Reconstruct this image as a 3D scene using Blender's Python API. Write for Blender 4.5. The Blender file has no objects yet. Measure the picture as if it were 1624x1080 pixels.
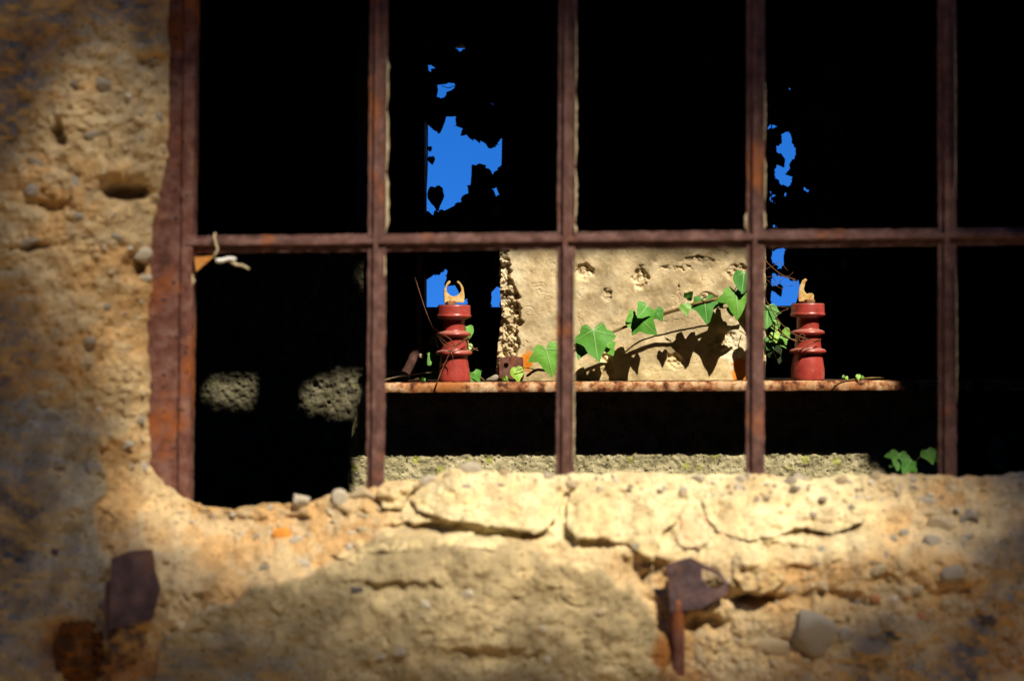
import bpy, bmesh, math, random
import numpy as np
from mathutils import Vector, Matrix

R = math.radians
rng = np.random.default_rng(7)
random.seed(7)
S = bpy.context.scene
C = S.collection

# ------------------------------------------------------------------ camera, sky, sun, exposure
F = 3100.0            # focal length in photograph pixels
CAM_Y, CAM_Z = -2.5, 1.6
cam_d = bpy.data.cameras.new('camera')
cam = bpy.data.objects.new('camera', cam_d)
C.objects.link(cam)
cam.location = (0, CAM_Y, CAM_Z)
cam.rotation_euler = (R(90), 0, 0)
cam_d.sensor_width = 36
cam_d.lens = 36 * F / 1624
cam_d.clip_start = 0.05
cam_d.clip_end = 5000
cam_d.dof.use_dof = True
cam_d.dof.focus_distance = 4.25
cam_d.dof.aperture_fstop = 5.2
S.camera = cam

SUN = Vector((0.32, -0.56, 0.77)).normalized()     # towards the sun
w = bpy.data.worlds.new('World')
S.world = w
w.use_nodes = True
nt = w.node_tree
bg = nt.nodes['Background']
sky = nt.nodes.new('ShaderNodeTexSky')
sky.sky_type = 'NISHITA'
sky.sun_disc = False
sky.sun_elevation = math.asin(SUN.z)
sky.sun_rotation = math.atan2(SUN.x, SUN.y)
sky.altitude = 3000
sky.air_density = 1.0
sky.dust_density = 0.0
sky.ozone_density = 4.0
hs = nt.nodes.new('ShaderNodeHueSaturation')
hs.inputs['Saturation'].default_value = 1.32
hs.inputs['Hue'].default_value = 0.512
hs.inputs['Value'].default_value = 1.45
tcw = nt.nodes.new('ShaderNodeTexCoord')
lift = nt.nodes.new('ShaderNodeVectorMath'); lift.operation = 'ADD'; lift.inputs[1].default_value = (0, 0, .35)   # deep clear sky without a pale horizon
nrm = nt.nodes.new('ShaderNodeVectorMath'); nrm.operation = 'NORMALIZE'
nt.links.new(tcw.outputs['Generated'], lift.inputs[0]); nt.links.new(lift.outputs[0], nrm.inputs[0]); nt.links.new(nrm.outputs[0], sky.inputs['Vector'])
nt.links.new(sky.outputs[0], hs.inputs['Color'])
nt.links.new(hs.outputs[0], bg.inputs['Color'])
bg.inputs['Strength'].default_value = 0.11

sl = bpy.data.lights.new('sun', 'SUN')
sl.energy = 5.0
sl.angle = R(0.53)
sl.color = (1.0, 0.90, 0.75)
so = bpy.data.objects.new('sun', sl)
C.objects.link(so)
so.rotation_euler = SUN.to_track_quat('Z', 'Y').to_euler()
so.location = (3, -5, 8)

S.view_settings.view_transform = 'Standard'
S.view_settings.look = 'None'
S.view_settings.gamma = 1
S.view_settings.exposure = 0.55
S.view_settings.use_curve_mapping = False

# ------------------------------------------------------------------ helpers
def P(px, py, d):
    """the point d metres in front of the camera's plane that is seen at photograph pixel (px, py)"""
    return Vector(((px - 812) * d / F, d + CAM_Y, CAM_Z - (py - 540) * d / F))

def tag(o, label=None, cat=None, group=None, kind=None):
    if label: o['label'] = label
    if cat: o['category'] = cat
    if group: o['group'] = group
    if kind: o['kind'] = kind
    return o

def empty(name, loc, label, cat, group=None):
    o = bpy.data.objects.new(name, None)
    C.objects.link(o)
    o.location = loc
    o.empty_display_size = 0.05
    return tag(o, label, cat, group)

def link(name, me, mats, parent=None):
    o = bpy.data.objects.new(name, me)
    C.objects.link(o)
    if mats is not None:
        for m in (mats if isinstance(mats, (list, tuple)) else [mats]):
            if len(me.materials) < (len(mats) if isinstance(mats, (list, tuple)) else 1):
                me.materials.append(m)
    if parent is not None:
        o.parent = parent
        # every parent is an unrotated Empty, an unrotated mesh, or such a one's child
        o.location = -world_loc(parent)
    return o

def world_loc(o):
    v = Vector(o.location)
    p = o.parent
    while p is not None:
        v = v + Vector(p.location)
        p = p.parent
    return v

def smooth(me, on=True):
    me.polygons.foreach_set('use_smooth', [on] * len(me.polygons))
    me.update()

def mesh(name, verts, faces, sm=True):
    me = bpy.data.meshes.new(name)
    me.from_pydata([tuple(v) for v in verts], [], faces)
    me.validate()
    smooth(me, sm)
    return me

def box_mesh(name, a, b, bevel=0.0):
    bm = bmesh.new()
    bmesh.ops.create_cube(bm, size=1)
    a, b = Vector(a), Vector(b)
    lo = Vector((min(a[i], b[i]) for i in range(3))); hi = Vector((max(a[i], b[i]) for i in range(3)))
    for v in bm.verts:
        v.co = Vector(((v.co[i] + .5) * (hi[i] - lo[i]) + lo[i] for i in range(3)))
    if bevel:
        bmesh.ops.bevel(bm, geom=bm.edges[:], offset=bevel, segments=2, affect='EDGES', profile=.5)
    me = bpy.data.meshes.new(name)
    bm.to_mesh(me); bm.free()
    return me

def grid_mesh(name, V, keep=None, col=None, flip=False):
    n, m = V.shape[:2]
    idx = np.arange(n * m).reshape(n, m)
    q = np.stack([idx[:-1, :-1], idx[:-1, 1:], idx[1:, 1:], idx[1:, :-1]], -1)
    if flip: q = q[..., ::-1]
    q = q[keep] if keep is not None else q.reshape(-1, 4)
    used = np.unique(q)
    remap = np.full(n * m, -1, np.int64); remap[used] = np.arange(len(used))
    q = remap[q]
    v = V.reshape(-1, 3)[used]
    me = bpy.data.meshes.new(name)
    me.vertices.add(len(v)); me.vertices.foreach_set('co', v.astype(np.float32).ravel())
    me.loops.add(q.size); me.loops.foreach_set('vertex_index', q.astype(np.int32).ravel())
    me.polygons.add(len(q))
    me.polygons.foreach_set('loop_start', np.arange(0, q.size, 4, dtype=np.int32))
    me.polygons.foreach_set('use_smooth', np.ones(len(q), bool))
    me.update(calc_edges=True)
    if col is not None:
        a = me.color_attributes.new('tint', 'FLOAT_COLOR', 'POINT')
        c = np.ones((len(v), 4), np.float32); c[:, :3] = col.reshape(-1, 3)[used]
        a.data.foreach_set('color', c.ravel())
    return me

_lat = {}
def vnoise(x, y, seed):
    """smooth value noise on a 256 lattice, -1..1"""
    if seed not in _lat:
        _lat[seed] = np.random.default_rng(1000 + seed).uniform(-1, 1, (256, 256))
    L = _lat[seed]
    xi = np.floor(x).astype(np.int64); yi = np.floor(y).astype(np.int64)
    fx = x - xi; fy = y - yi
    fx = fx * fx * fx * (fx * (fx * 6 - 15) + 10); fy = fy * fy * fy * (fy * (fy * 6 - 15) + 10)
    xi &= 255; yi &= 255; x1 = (xi + 1) & 255; y1 = (yi + 1) & 255
    return (L[yi, xi] * (1 - fx) + L[yi, x1] * fx) * (1 - fy) + (L[y1, xi] * (1 - fx) + L[y1, x1] * fx) * fy

def fbm(x, y, seed, octaves=4, gain=.5):
    s = 0; a = 1; f = 1
    for k in range(octaves):
        s = s + a * vnoise(x * f + 13.7 * k, y * f + 7.3 * k, seed + k)
        a *= gain; f *= 2.03
    return s

def sstep(t):
    t = np.clip(t, 0, 1)
    return t * t * (3 - 2 * t)

def poly_sd(px, py, poly):
    """signed distance to a polygon (negative inside) and the closest point"""
    poly = np.asarray(poly, float)
    best = np.full(px.shape, 1e18); cx = np.zeros(px.shape); cy = np.zeros(px.shape)
    inside = np.zeros(px.shape, bool)
    n = len(poly)
    for i in range(n):
        x0, y0 = poly[i]; x1, y1 = poly[(i + 1) % n]
        ex, ey = x1 - x0, y1 - y0
        L2 = ex * ex + ey * ey + 1e-12
        t = np.clip(((px - x0) * ex + (py - y0) * ey) / L2, 0, 1)
        qx = x0 + t * ex; qy = y0 + t * ey
        dd = (px - qx) ** 2 + (py - qy) ** 2
        b = dd < best
        best = np.where(b, dd, best); cx = np.where(b, qx, cx); cy = np.where(b, qy, cy)
        if y0 != y1:
            c = ((y0 > py) != (y1 > py)) & (px < (x1 - x0) * (py - y0) / (y1 - y0) + x0)
            inside ^= c
    return np.where(inside, -1, 1) * np.sqrt(best), cx, cy

def rough_poly(poly, step, amp, seed, closed=True):
    """subdivide a polygon and wobble it"""
    out = []
    r = np.random.default_rng(seed)
    n = len(poly)
    s = 0
    for i in range(n if closed else n - 1):
        a = np.array(poly[i], float); b = np.array(poly[(i + 1) % n], float)
        L = np.linalg.norm(b - a); k = max(1, int(L / step))
        nrm = np.array([-(b - a)[1], (b - a)[0]]) / (L + 1e-9)
        for j in range(k):
            s += 1
            p = a + (b - a) * j / k
            o = amp * (0.7 * vnoise(np.array([s * .31]), np.array([seed * 3.1]), 90)[0] + 0.5 * r.uniform(-1, 1))
            out.append(tuple(p + nrm * o))
    if not closed: out.append(tuple(poly[-1]))
    return out

def tube_mesh(name, pts, rad, sides=6, wob=0.0, seed=0, dens=0):
    pts = [Vector(p) for p in pts]
    if dens:                                        # Catmull-Rom resampling
        q = []
        ext = [pts[0] * 2 - pts[1]] + pts + [pts[-1] * 2 - pts[-2]]
        for i in range(1, len(ext) - 2):
            p0, p1, p2, p3 = ext[i - 1:i + 3]
            for j in range(dens):
                t = j / dens
                q.append(.5 * ((2 * p1) + (p2 - p0) * t + (2 * p0 - 5 * p1 + 4 * p2 - p3) * t * t + (3 * p1 - p0 - 3 * p2 + p3) * t ** 3))
        q.append(pts[-1]); pts = q
    r = random.Random(seed)
    n = len(pts)
    V = []; Fc = []
    up = Vector((.3, .5, .8)).normalized()
    for i, p in enumerate(pts):
        t = (pts[min(i + 1, n - 1)] - pts[max(i - 1, 0)])
        t = t.normalized() if t.length > 1e-9 else Vector((0, 0, 1))
        a = t.cross(up); a = a.normalized() if a.length > 1e-6 else t.orthogonal().normalized()
        b = t.cross(a)
        up = -b if b.dot(up) < 0 else b
        u = i / max(1, n - 1)
        rr = rad(u) if callable(rad) else rad[0] + (rad[1] - rad[0]) * u
        for k in range(sides):
            th = 2 * math.pi * k / sides
            V.append(p + (a * math.cos(th) + b * math.sin(th)) * rr * (1 + wob * r.uniform(-1, 1)))
    for i in range(n - 1):
        for k in range(sides):
            k2 = (k + 1) % sides
            Fc.append((i * sides + k, i * sides + k2, (i + 1) * sides + k2, (i + 1) * sides + k))
    Fc.append(tuple(range(sides))[::-1]); Fc.append(tuple(range((n - 1) * sides, n * sides)))
    return V, Fc

class MB:
    def __init__(s): s.v = []; s.f = []; s.m = []
    def add(s, V, Fc, m=0):
        o = len(s.v); s.v += [Vector(p) for p in V]; s.f += [tuple(i + o for i in f) for f in Fc]; s.m += [m] * len(Fc)
    def tube(s, pts, rad, sides=6, wob=0., seed=0, dens=0, m=0):
        s.add(*tube_mesh('', pts, rad, sides, wob, seed, dens), m)
    def build(s, name, mats, parent=None, sm=True):
        me = bpy.data.meshes.new(name)
        me.from_pydata([tuple(v) for v in s.v], [], s.f)
        me.polygons.foreach_set('material_index', s.m)
        smooth(me, sm)
        return link(name, me, mats, parent)

# ------------------------------------------------------------------ materials
def mat(name, ramp, scale=20, rough=.9, bump=.3, bscale=None, detail=8, tint=False, spots=None, spec=.3, dist=.003, mix2=None, metallic=0.):
    """ramp: colours of the noise; spots: (colour, voronoi scale, size); tint: multiplied by the mesh's own tint attribute"""
    m = bpy.data.materials.new(name); m.use_nodes = True
    n = m.node_tree.nodes; l = m.node_tree.links
    b = n['Principled BSDF']
    b.inputs['Roughness'].default_value = rough
    b.inputs['Metallic'].default_value = metallic
    b.inputs['Specular IOR Level'].default_value = spec
    tc = n.new('ShaderNodeTexCoord')
    no = n.new('ShaderNodeTexNoise'); no.inputs['Scale'].default_value = scale; no.inputs['Detail'].default_value = detail; no.inputs['Roughness'].default_value = .62
    l.new(tc.outputs['Object'], no.inputs['Vector'])
    cr = n.new('ShaderNodeValToRGB')
    e = cr.color_ramp.elements
    while len(e) < len(ramp): e.new(.5)
    for i, (p, c) in enumerate(ramp):
        e[i].position = p; e[i].color = (*c, 1)
    l.new(no.outputs['Fac'], cr.inputs['Fac'])
    out = cr.outputs['Color']
    if mix2:
        c2, sc2, lo, hi = mix2
        n2 = n.new('ShaderNodeTexNoise'); n2.inputs['Scale'].default_value = sc2; n2.inputs['Detail'].default_value = 6; n2.inputs['Roughness'].default_value = .6
        l.new(tc.outputs['Object'], n2.inputs['Vector'])
        mr = n.new('ShaderNodeMapRange'); mr.inputs['From Min'].default_value = lo; mr.inputs['From Max'].default_value = hi
        l.new(n2.outputs['Fac'], mr.inputs['Value'])
        mx = n.new('ShaderNodeMix'); mx.data_type = 'RGBA'
        l.new(mr.outputs[0], mx.inputs[0]); l.new(out, mx.inputs[6]); mx.inputs[7].default_value = (*c2, 1)
        out = mx.outputs[2]
    if spots:
        for (c3, sc3, size) in spots:
            vo = n.new('ShaderNodeTexVoronoi'); vo.inputs['Scale'].default_value = sc3
            l.new(tc.outputs['Object'], vo.inputs['Vector'])
            mr = n.new('ShaderNodeMapRange'); mr.inputs['From Min'].default_value = size; mr.inputs['From Max'].default_value = size * .6
            l.new(vo.outputs['Distance'], mr.inputs['Value'])
            sp = n.new('ShaderNodeSeparateColor'); l.new(vo.outputs['Color'], sp.inputs[0])
            gt = n.new('ShaderNodeMath'); gt.operation = 'GREATER_THAN'; gt.inputs[1].default_value = .45
            l.new(sp.outputs[0], gt.inputs[0])
            mu = n.new('ShaderNodeMath'); mu.operation = 'MULTIPLY'
            l.new(mr.outputs[0], mu.inputs[0]); l.new(gt.outputs[0], mu.inputs[1])
            mx = n.new('ShaderNodeMix'); mx.data_type = 'RGBA'
            l.new(mu.outputs[0], mx.inputs[0]); l.new(out, mx.inputs[6]); mx.inputs[7].default_value = (*c3, 1)
            out = mx.outputs[2]
    if tint:
        at = n.new('ShaderNodeAttribute'); at.attribute_name = 'tint'
        mx = n.new('ShaderNodeMix'); mx.data_type = 'RGBA'; mx.blend_type = 'MULTIPLY'; mx.inputs[0].default_value = 1
        l.new(out, mx.inputs[6]); l.new(at.outputs['Color'], mx.inputs[7])
        out = mx.outputs[2]
    l.new(out, b.inputs['Base Color'])
    if bump:
        nb = n.new('ShaderNodeTexNoise'); nb.inputs['Scale'].default_value = bscale or scale * 6; nb.inputs['Detail'].default_value = 6; nb.inputs['Roughness'].default_value = .65
        l.new(tc.outputs['Object'], nb.inputs['Vector'])
        bu = n.new('ShaderNodeBump'); bu.inputs['Strength'].default_value = bump; bu.inputs['Distance'].default_value = dist
        l.new(nb.outputs['Fac'], bu.inputs['Height']); l.new(bu.outputs[0], b.inputs['Normal'])
    return m

M = {}
M['earth'] = mat('earth_render', [(.3, (.70, .66, .60)), (.5, (.97, .95, .92)), (.68, (1.26, 1.20, 1.10))], 45, .95, 1., 230, 9, True, spots=[((.34, .28, .2), 130, .24), ((1.5, 1.45, 1.35), 105, .2), ((.55, .42, .28), 60, .16)], spec=.1)
M['stone_grey'] = mat('pebble_grey', [(.3, (.27, .245, .20)), (.7, (.46, .42, .35))], 60, .9, .7, 220, spec=.1, mix2=((.50, .36, .17), 45, .50, .62))
M['stone_pale'] = mat('stone_pale', [(.3, (.46, .40, .29)), (.7, (.70, .64, .52))], 60, .9, .7, 220, spec=.1, mix2=((.52, .38, .18), 45, .50, .64))
M['stone_tan'] = mat('stone_tan', [(.3, (.36, .27, .15)), (.7, (.52, .41, .25))], 60, .9, .5, 300, spec=.15)
M['stone_dark'] = mat('stone_dark', [(.3, (.07, .06, .05)), (.7, (.15, .13, .11))], 60, .85, .5, 300, spec=.15)
M['brick'] = mat('brick_red', [(.3, (.45, .18, .08)), (.7, (.60, .30, .14))], 60, .9, .5, 300, spec=.1)
M['brick_dusty'] = mat('brick_dusty', [(.3, (.56, .31, .15)), (.7, (.66, .44, .24))], 30, .95, .7, 220, spec=.1, mix2=((.66, .54, .31), 22, .46, .62))
M['orange'] = mat('brick_orange', [(.3, (.60, .20, .03)), (.7, (.72, .32, .06))], 60, .9, .5, 300, spec=.1)
M['mortar'] = mat('lime_mortar', [(.3, (.42, .34, .18)), (.5, (.60, .52, .32)), (.7, (.74, .68, .48))], 38, .95, .9, 230, 9, spots=[((.70, .66, .55), 90, .2), ((.35, .24, .10), 120, .2)], spec=.1)
M['rust'] = mat('rusted_steel', [(.28, (.050, .022, .018)), (.5, (.105, .048, .036)), (.64, (.16, .085, .07)), (.78, (.20, .085, .035))], 55, .75, .7, 500, 8, mix2=((.25, .075, .018), 14, .56, .70), spec=.3, dist=.001)
M['rust_frame'] = mat('rusted_jamb', [(.28, (.055, .024, .020)), (.46, (.13, .050, .034)), (.58, (.17, .085, .065)), (.72, (.24, .13, .085))], 55, .85, 1., 260, 9, mix2=((.28, .08, .014), 13, .50, .66), spots=[((.05, .025, .02), 70, .22)], spec=.2, dist=.0012)
M['rust_plate'] = mat('rusted_plate', [(.3, (.042, .025, .027)), (.5, (.085, .050, .050)), (.68, (.15, .09, .08))], 45, .6, .9, 160, 8, mix2=((.17, .065, .025), 24, .54, .70), spec=.35, dist=.0025)
M['rust_orange'] = mat('rust_orange', [(.3, (.05, .020, .008)), (.55, (.13, .05, .012)), (.75, (.26, .11, .03))], 40, .95, .7, 300, 7, spec=.1)
M['putty'] = mat('old_putty', [(.3, (.30, .21, .11)), (.7, (.55, .46, .30))], 60, .9, .5, 300, spec=.1)
M['shelf'] = mat('flaked_steel_ledge', [(.36, (.05, .02, .012)), (.44, (.24, .085, .03)), (.52, (.42, .22, .10)), (.64, (.62, .44, .27))], 48, .8, .7, 240, 8, mix2=((.34, .12, .03), 12, .52, .66), spec=.25, dist=.0012)
M['pier'] = mat('pier_plaster', [(.3, (.34, .25, .125)), (.5, (.56, .44, .255)), (.7, (.68, .57, .36))], 26, .95, .55, 330, 9, True, spots=[((.74, .68, .52), 75, .12), ((.17, .12, .06), 90, .11), ((.40, .28, .13), 150, .2)], spec=.1, dist=.0011)
M['ledge_dirt'] = mat('ledge_dirt', [(.3, (.03, .02, .012)), (.7, (.10, .06, .035))], 40, .95, .6, 200, spec=.05)  # ledge top coloured dark to keep bounce out of the pier's shadows
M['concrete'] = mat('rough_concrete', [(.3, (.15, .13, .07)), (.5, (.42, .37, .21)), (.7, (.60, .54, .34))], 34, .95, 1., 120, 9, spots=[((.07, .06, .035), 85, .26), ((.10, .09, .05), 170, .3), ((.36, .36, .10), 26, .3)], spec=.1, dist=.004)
M['concrete_dark'] = mat('rough_concrete_dark', [(.3, (.04, .036, .022)), (.5, (.125, .112, .068)), (.7, (.22, .20, .13))], 34, .95, 1., 120, 9, spots=[((.03, .03, .02), 60, .28), ((.14, .16, .05), 30, .18)], spec=.1, dist=.004)  # darkened copy of the concrete: dimmer light put into the colour
M['soot'] = mat('sooty_wall', [(.3, (.012, .011, .010)), (.7, (.03, .027, .022))], 12, .95, .5, 90, spec=.05)  # inside surfaces near black: the room's darkness put into their colour
M['dirt'] = mat('dark_earth', [(.3, (.015, .012, .009)), (.7, (.035, .028, .02))], 8, 1., .4, 60, spec=.05)  # floor colour near black too, so little light bounces up
M['ground'] = mat('dry_ground', [(.3, (.32, .22, .11)), (.7, (.46, .33, .18))], 2, 1., .3, 20, spec=.05)
M['glaze'] = mat('red_ceramic', [(.3, (.25, .030, .022)), (.6, (.40, .055, .040)), (.8, (.44, .10, .07))], 34, .34, .2, 160, 6, mix2=((.40, .20, .15), 50, .60, .74), spots=[((.12, .02, .015), 90, .16)], spec=.55, dist=.001)
def dusty(m, col, lo=.35, hi=.9):
    """dust lying on the faces that look up"""
    n = m.node_tree.nodes; l = m.node_tree.links; b = n['Principled BSDF']
    src = b.inputs['Base Color'].links[0].from_socket
    ge = n.new('ShaderNodeNewGeometry'); sx = n.new('ShaderNodeSeparateXYZ'); l.new(ge.outputs['Normal'], sx.inputs[0])
    no = n.new('ShaderNodeTexNoise'); no.inputs['Scale'].default_value = 120; no.inputs['Detail'].default_value = 6
    ad = n.new('ShaderNodeMath'); ad.operation = 'MULTIPLY_ADD'; ad.inputs[1].default_value = .6; l.new(no.outputs['Fac'], ad.inputs[0]); l.new(sx.outputs['Z'], ad.inputs[2])
    mr = n.new('ShaderNodeMapRange'); mr.inputs['From Min'].default_value = lo + .3; mr.inputs['From Max'].default_value = hi + .3; mr.inputs['To Max'].default_value = .8
    l.new(ad.outputs[0], mr.inputs['Value'])
    mx = n.new('ShaderNodeMix'); mx.data_type = 'RGBA'; l.new(mr.outputs[0], mx.inputs[0]); l.new(src, mx.inputs[6]); mx.inputs[7].default_value = (*col, 1)
    l.new(mx.outputs[2], b.inputs['Base Color'])
dusty(M['glaze'], (.40, .19, .15))
M['dust'] = mat('dusty_rim', [(.3, (.36, .14, .11)), (.7, (.48, .30, .25))], 70, .85, .3, 300, spec=.2)
M['brass'] = mat('brass_clamp', [(.3, (.30, .14, .04)), (.46, (.58, .36, .11)), (.6, (.68, .48, .20)), (.75, (.74, .64, .44))], 110, .6, .6, 240, spec=.4, dist=.0008)
M['nut'] = mat('rusty_nut', [(.3, (.13, .05, .02)), (.7, (.32, .17, .08))], 90, .8, .5, 300, spec=.2)
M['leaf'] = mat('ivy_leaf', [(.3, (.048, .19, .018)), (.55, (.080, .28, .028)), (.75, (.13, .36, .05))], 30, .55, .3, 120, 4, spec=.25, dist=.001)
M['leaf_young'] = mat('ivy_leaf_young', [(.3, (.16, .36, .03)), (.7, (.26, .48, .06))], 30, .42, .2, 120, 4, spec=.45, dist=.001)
M['leaf_dark'] = mat('ivy_leaf_dark', [(.3, (.010, .026, .008)), (.7, (.022, .05, .013))], 20, .55, .2, 120, 4, spec=.2, dist=.001)  # shaded copy of the ivy leaf, backlit darkness put into the colour
def vary(m, lo, hi):
    """every leaf its own shade of green"""
    n = m.node_tree.nodes; l = m.node_tree.links; b = n['Principled BSDF']
    src = b.inputs['Base Color'].links[0].from_socket
    oi = n.new('ShaderNodeObjectInfo'); mr = n.new('ShaderNodeMapRange'); mr.inputs['To Min'].default_value = lo; mr.inputs['To Max'].default_value = hi
    l.new(oi.outputs['Random'], mr.inputs['Value'])
    m2 = n.new('ShaderNodeMapRange'); m2.inputs['To Min'].default_value = .515; m2.inputs['To Max'].default_value = .478
    l.new(oi.outputs['Random'], m2.inputs['Value'])
    h = n.new('ShaderNodeHueSaturation'); l.new(src, h.inputs['Color']); l.new(mr.outputs[0], h.inputs['Value']); l.new(m2.outputs[0], h.inputs['Hue'])
    l.new(h.outputs[0], b.inputs['Base Color'])
vary(M['leaf'], .72, 1.3); vary(M['leaf_young'], .8, 1.2)
M['vein'] = mat('ivy_vein', [(.3, (.20, .40, .12)), (.7, (.30, .50, .18))], 30, .5, 0, spec=.3)
M['vein_dark'] = mat('ivy_vein_dark', [(.3, (.03, .06, .02)), (.7, (.05, .08, .03))], 30, .6, 0, spec=.2)  # veins of the shaded leaf copy, darkened the same way
M['stem'] = mat('ivy_stem', [(.3, (.10, .055, .02)), (.55, (.22, .14, .05)), (.75, (.26, .24, .08))], 80, .8, .5, 300, spec=.2, dist=.001)
M['dry'] = mat('dry_tendril', [(.3, (.07, .028, .012)), (.7, (.20, .09, .045))], 80, .85, .4, 300, spec=.15, dist=.001)
M['straw'] = mat('dry_straw', [(.3, (.34, .26, .14)), (.7, (.56, .47, .30))], 80, .85, .3, 300, spec=.15)
M['wood'] = mat('orange_wood', [(.3, (.38, .15, .03)), (.7, (.56, .25, .06))], 50, .8, .4, 200, spec=.2)
M['paper'] = mat('white_scrap', [(.3, (.58, .57, .50)), (.7, (.72, .72, .66))], 50, .8, .2, 200, spec=.2)
M['stain'] = M['rust_orange']
M['bark'] = mat('bark', [(.3, (.06, .045, .03)), (.7, (.15, .11, .08))], 12, 1., .6, 60, spec=.1)
M['sheet'] = mat('rusted_sheet', [(.3, (.05, .025, .015)), (.7, (.11, .055, .03))], 12, .8, .4, 80, spec=.2)

# ------------------------------------------------------------------ setting: ground, floor, room shell
gm = box_mesh('ground', (-900, -900, -.3), (900, 900, 0))
g = link('ground', gm, M['ground']); tag(g, kind='structure')
XL, XR, ZC = -1.7, 2.7, 4.75
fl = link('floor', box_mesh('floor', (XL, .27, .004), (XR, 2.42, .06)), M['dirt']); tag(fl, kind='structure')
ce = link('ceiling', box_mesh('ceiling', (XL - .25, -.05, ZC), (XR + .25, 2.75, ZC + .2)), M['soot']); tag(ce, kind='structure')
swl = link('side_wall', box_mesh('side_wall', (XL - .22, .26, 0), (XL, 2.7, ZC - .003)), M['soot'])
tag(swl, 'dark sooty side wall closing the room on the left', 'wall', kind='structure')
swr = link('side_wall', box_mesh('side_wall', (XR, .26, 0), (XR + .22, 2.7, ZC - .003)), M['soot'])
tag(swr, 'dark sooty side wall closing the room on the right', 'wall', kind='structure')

# ------------------------------------------------------------------ front wall: one rough skin round the window opening
OPEN = [(268, -430), (268, 0), (270, 120), (267, 250), (256, 300), (246, 345), (240, 400), (241, 470), (233, 520), (240, 600), (238, 660),
        (238, 735), (262, 768), (290, 788), (330, 803), (372, 806), (420, 797), (470, 801), (520, 786), (560, 781), (600, 770), (622, 762), (668, 762),
        (700, 748), (740, 741), (780, 746), (830, 749), (890, 752), (960, 750), (1040, 746), (1110, 752), (1200, 750), (1290, 756), (1380, 751), (1440, 752), (1520, 756), (1640, 748), (2110, 752), (2110, -430)]
OPEN_R = []
for i in range(len(OPEN)):
    a, b = OPEN[i], OPEN[(i + 1) % len(OPEN)]
    if min(a[1], b[1]) > -5 and max(a[0], b[0]) < 1700:
        OPEN_R += rough_poly([a, b], 7, 3.2, 31 + i, closed=False)[:-1]
    else:
        OPEN_R.append(a)

U = np.concatenate([np.arange(-900, -20, 22), np.arange(-20, 1645, 2.2), np.arange(1645, 2700, 22)])
Vv = np.concatenate([np.arange(-760, -12, 22), np.arange(-12, 1095, 2.2), np.arange(1095, 2560, 40)])
UU, VV = np.meshgrid(U, Vv)

BUMPS = [  # px, py, rx, ry, height(m): hollows and humps seen in the photograph
    (200, 302, 34, 15, -.030), (205, 275, 40, 14, .010), (214, 425, 16, 20, -.024), (92, 212, 10, 20, -.018), (75, 330, 26, 12, -.010), (50, 392, 30, 7, -.008),
    (240, 290, 14, 12, .008), (110, 690, 90, 25, .008), (60, 780, 90, 60, .010), (240, 100, 20, 12, -.010), (206, 205, 24, 10, -.006), (130, 560, 60, 40, .006), (190, 480, 30, 22, -.005),
    (470, 826, 20, 7, -.010), (420, 815, 30, 8, .006), (560, 800, 40, 12, .008), (610, 800, 22, 12, -.014), (640, 840, 40, 10, -.012),
    (800, 850, 70, 9, -.018), (700, 838, 60, 8, -.020), (920, 870, 60, 14, -.014), (905, 840, 10, 24, -.016), (1060, 830, 10, 40, -.012), (1010, 900, 50, 16, -.012), (1040, 920, 30, 14, -.014),
    (1130, 810, 14, 14, -.012), (1290, 842, 70, 9, -.016), (1330, 830, 40, 8, -.010), (1230, 870, 40, 10, -.008), (1260, 905, 26, 10, -.014), (1200, 950, 40, 8, -.018),
    (1250, 800, 110, 28, .014), (1190, 910, 60, 26, .014), (1450, 840, 90, 14, -.006), (1520, 800, 60, 18, .010), (1480, 900, 70, 30, .010), (1310, 950, 50, 12, -.008), (1400, 1000, 80, 30, .008), (1120, 990, 30, 14, -.02),
    (900, 1000, 120, 40, .006), (640, 1000, 120, 50, .006), (620, 930, 90, 8, -.006), (760, 1040, 90, 16, -.006), (350, 930, 60, 14, .006), (100, 1010, 40, 30, -.010)]
MORTAR_L = [(-30, 632), (60, 640), (112, 662), (158, 700), (166, 790), (150, 840), (176, 900), (170, 1010), (150, 1140), (-30, 1140)]
MORTAR_B = [(236, 1140), (262, 1010), (330, 962), (440, 930), (520, 892), (600, 858), (650, 850), (740, 862), (820, 862), (872, 884), (950, 902), (1003, 940), (1044, 985), (1056, 1060), (1050, 1140)]

def base_h(px, py, sd):
    hl = .012 + .080 * (1 - np.exp(-np.maximum(sd, 0) / 75))
    t = np.maximum(sd, 0)
    hb = .018 + .105 * sstep(t / 150) + .00009 * np.clip(t - 110, 0, 600)
    wgt = sstep((py - 690) / 130) * sstep((px - 60) / 260)
    h = hl + (hb - hl) * wgt
    return h

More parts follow.
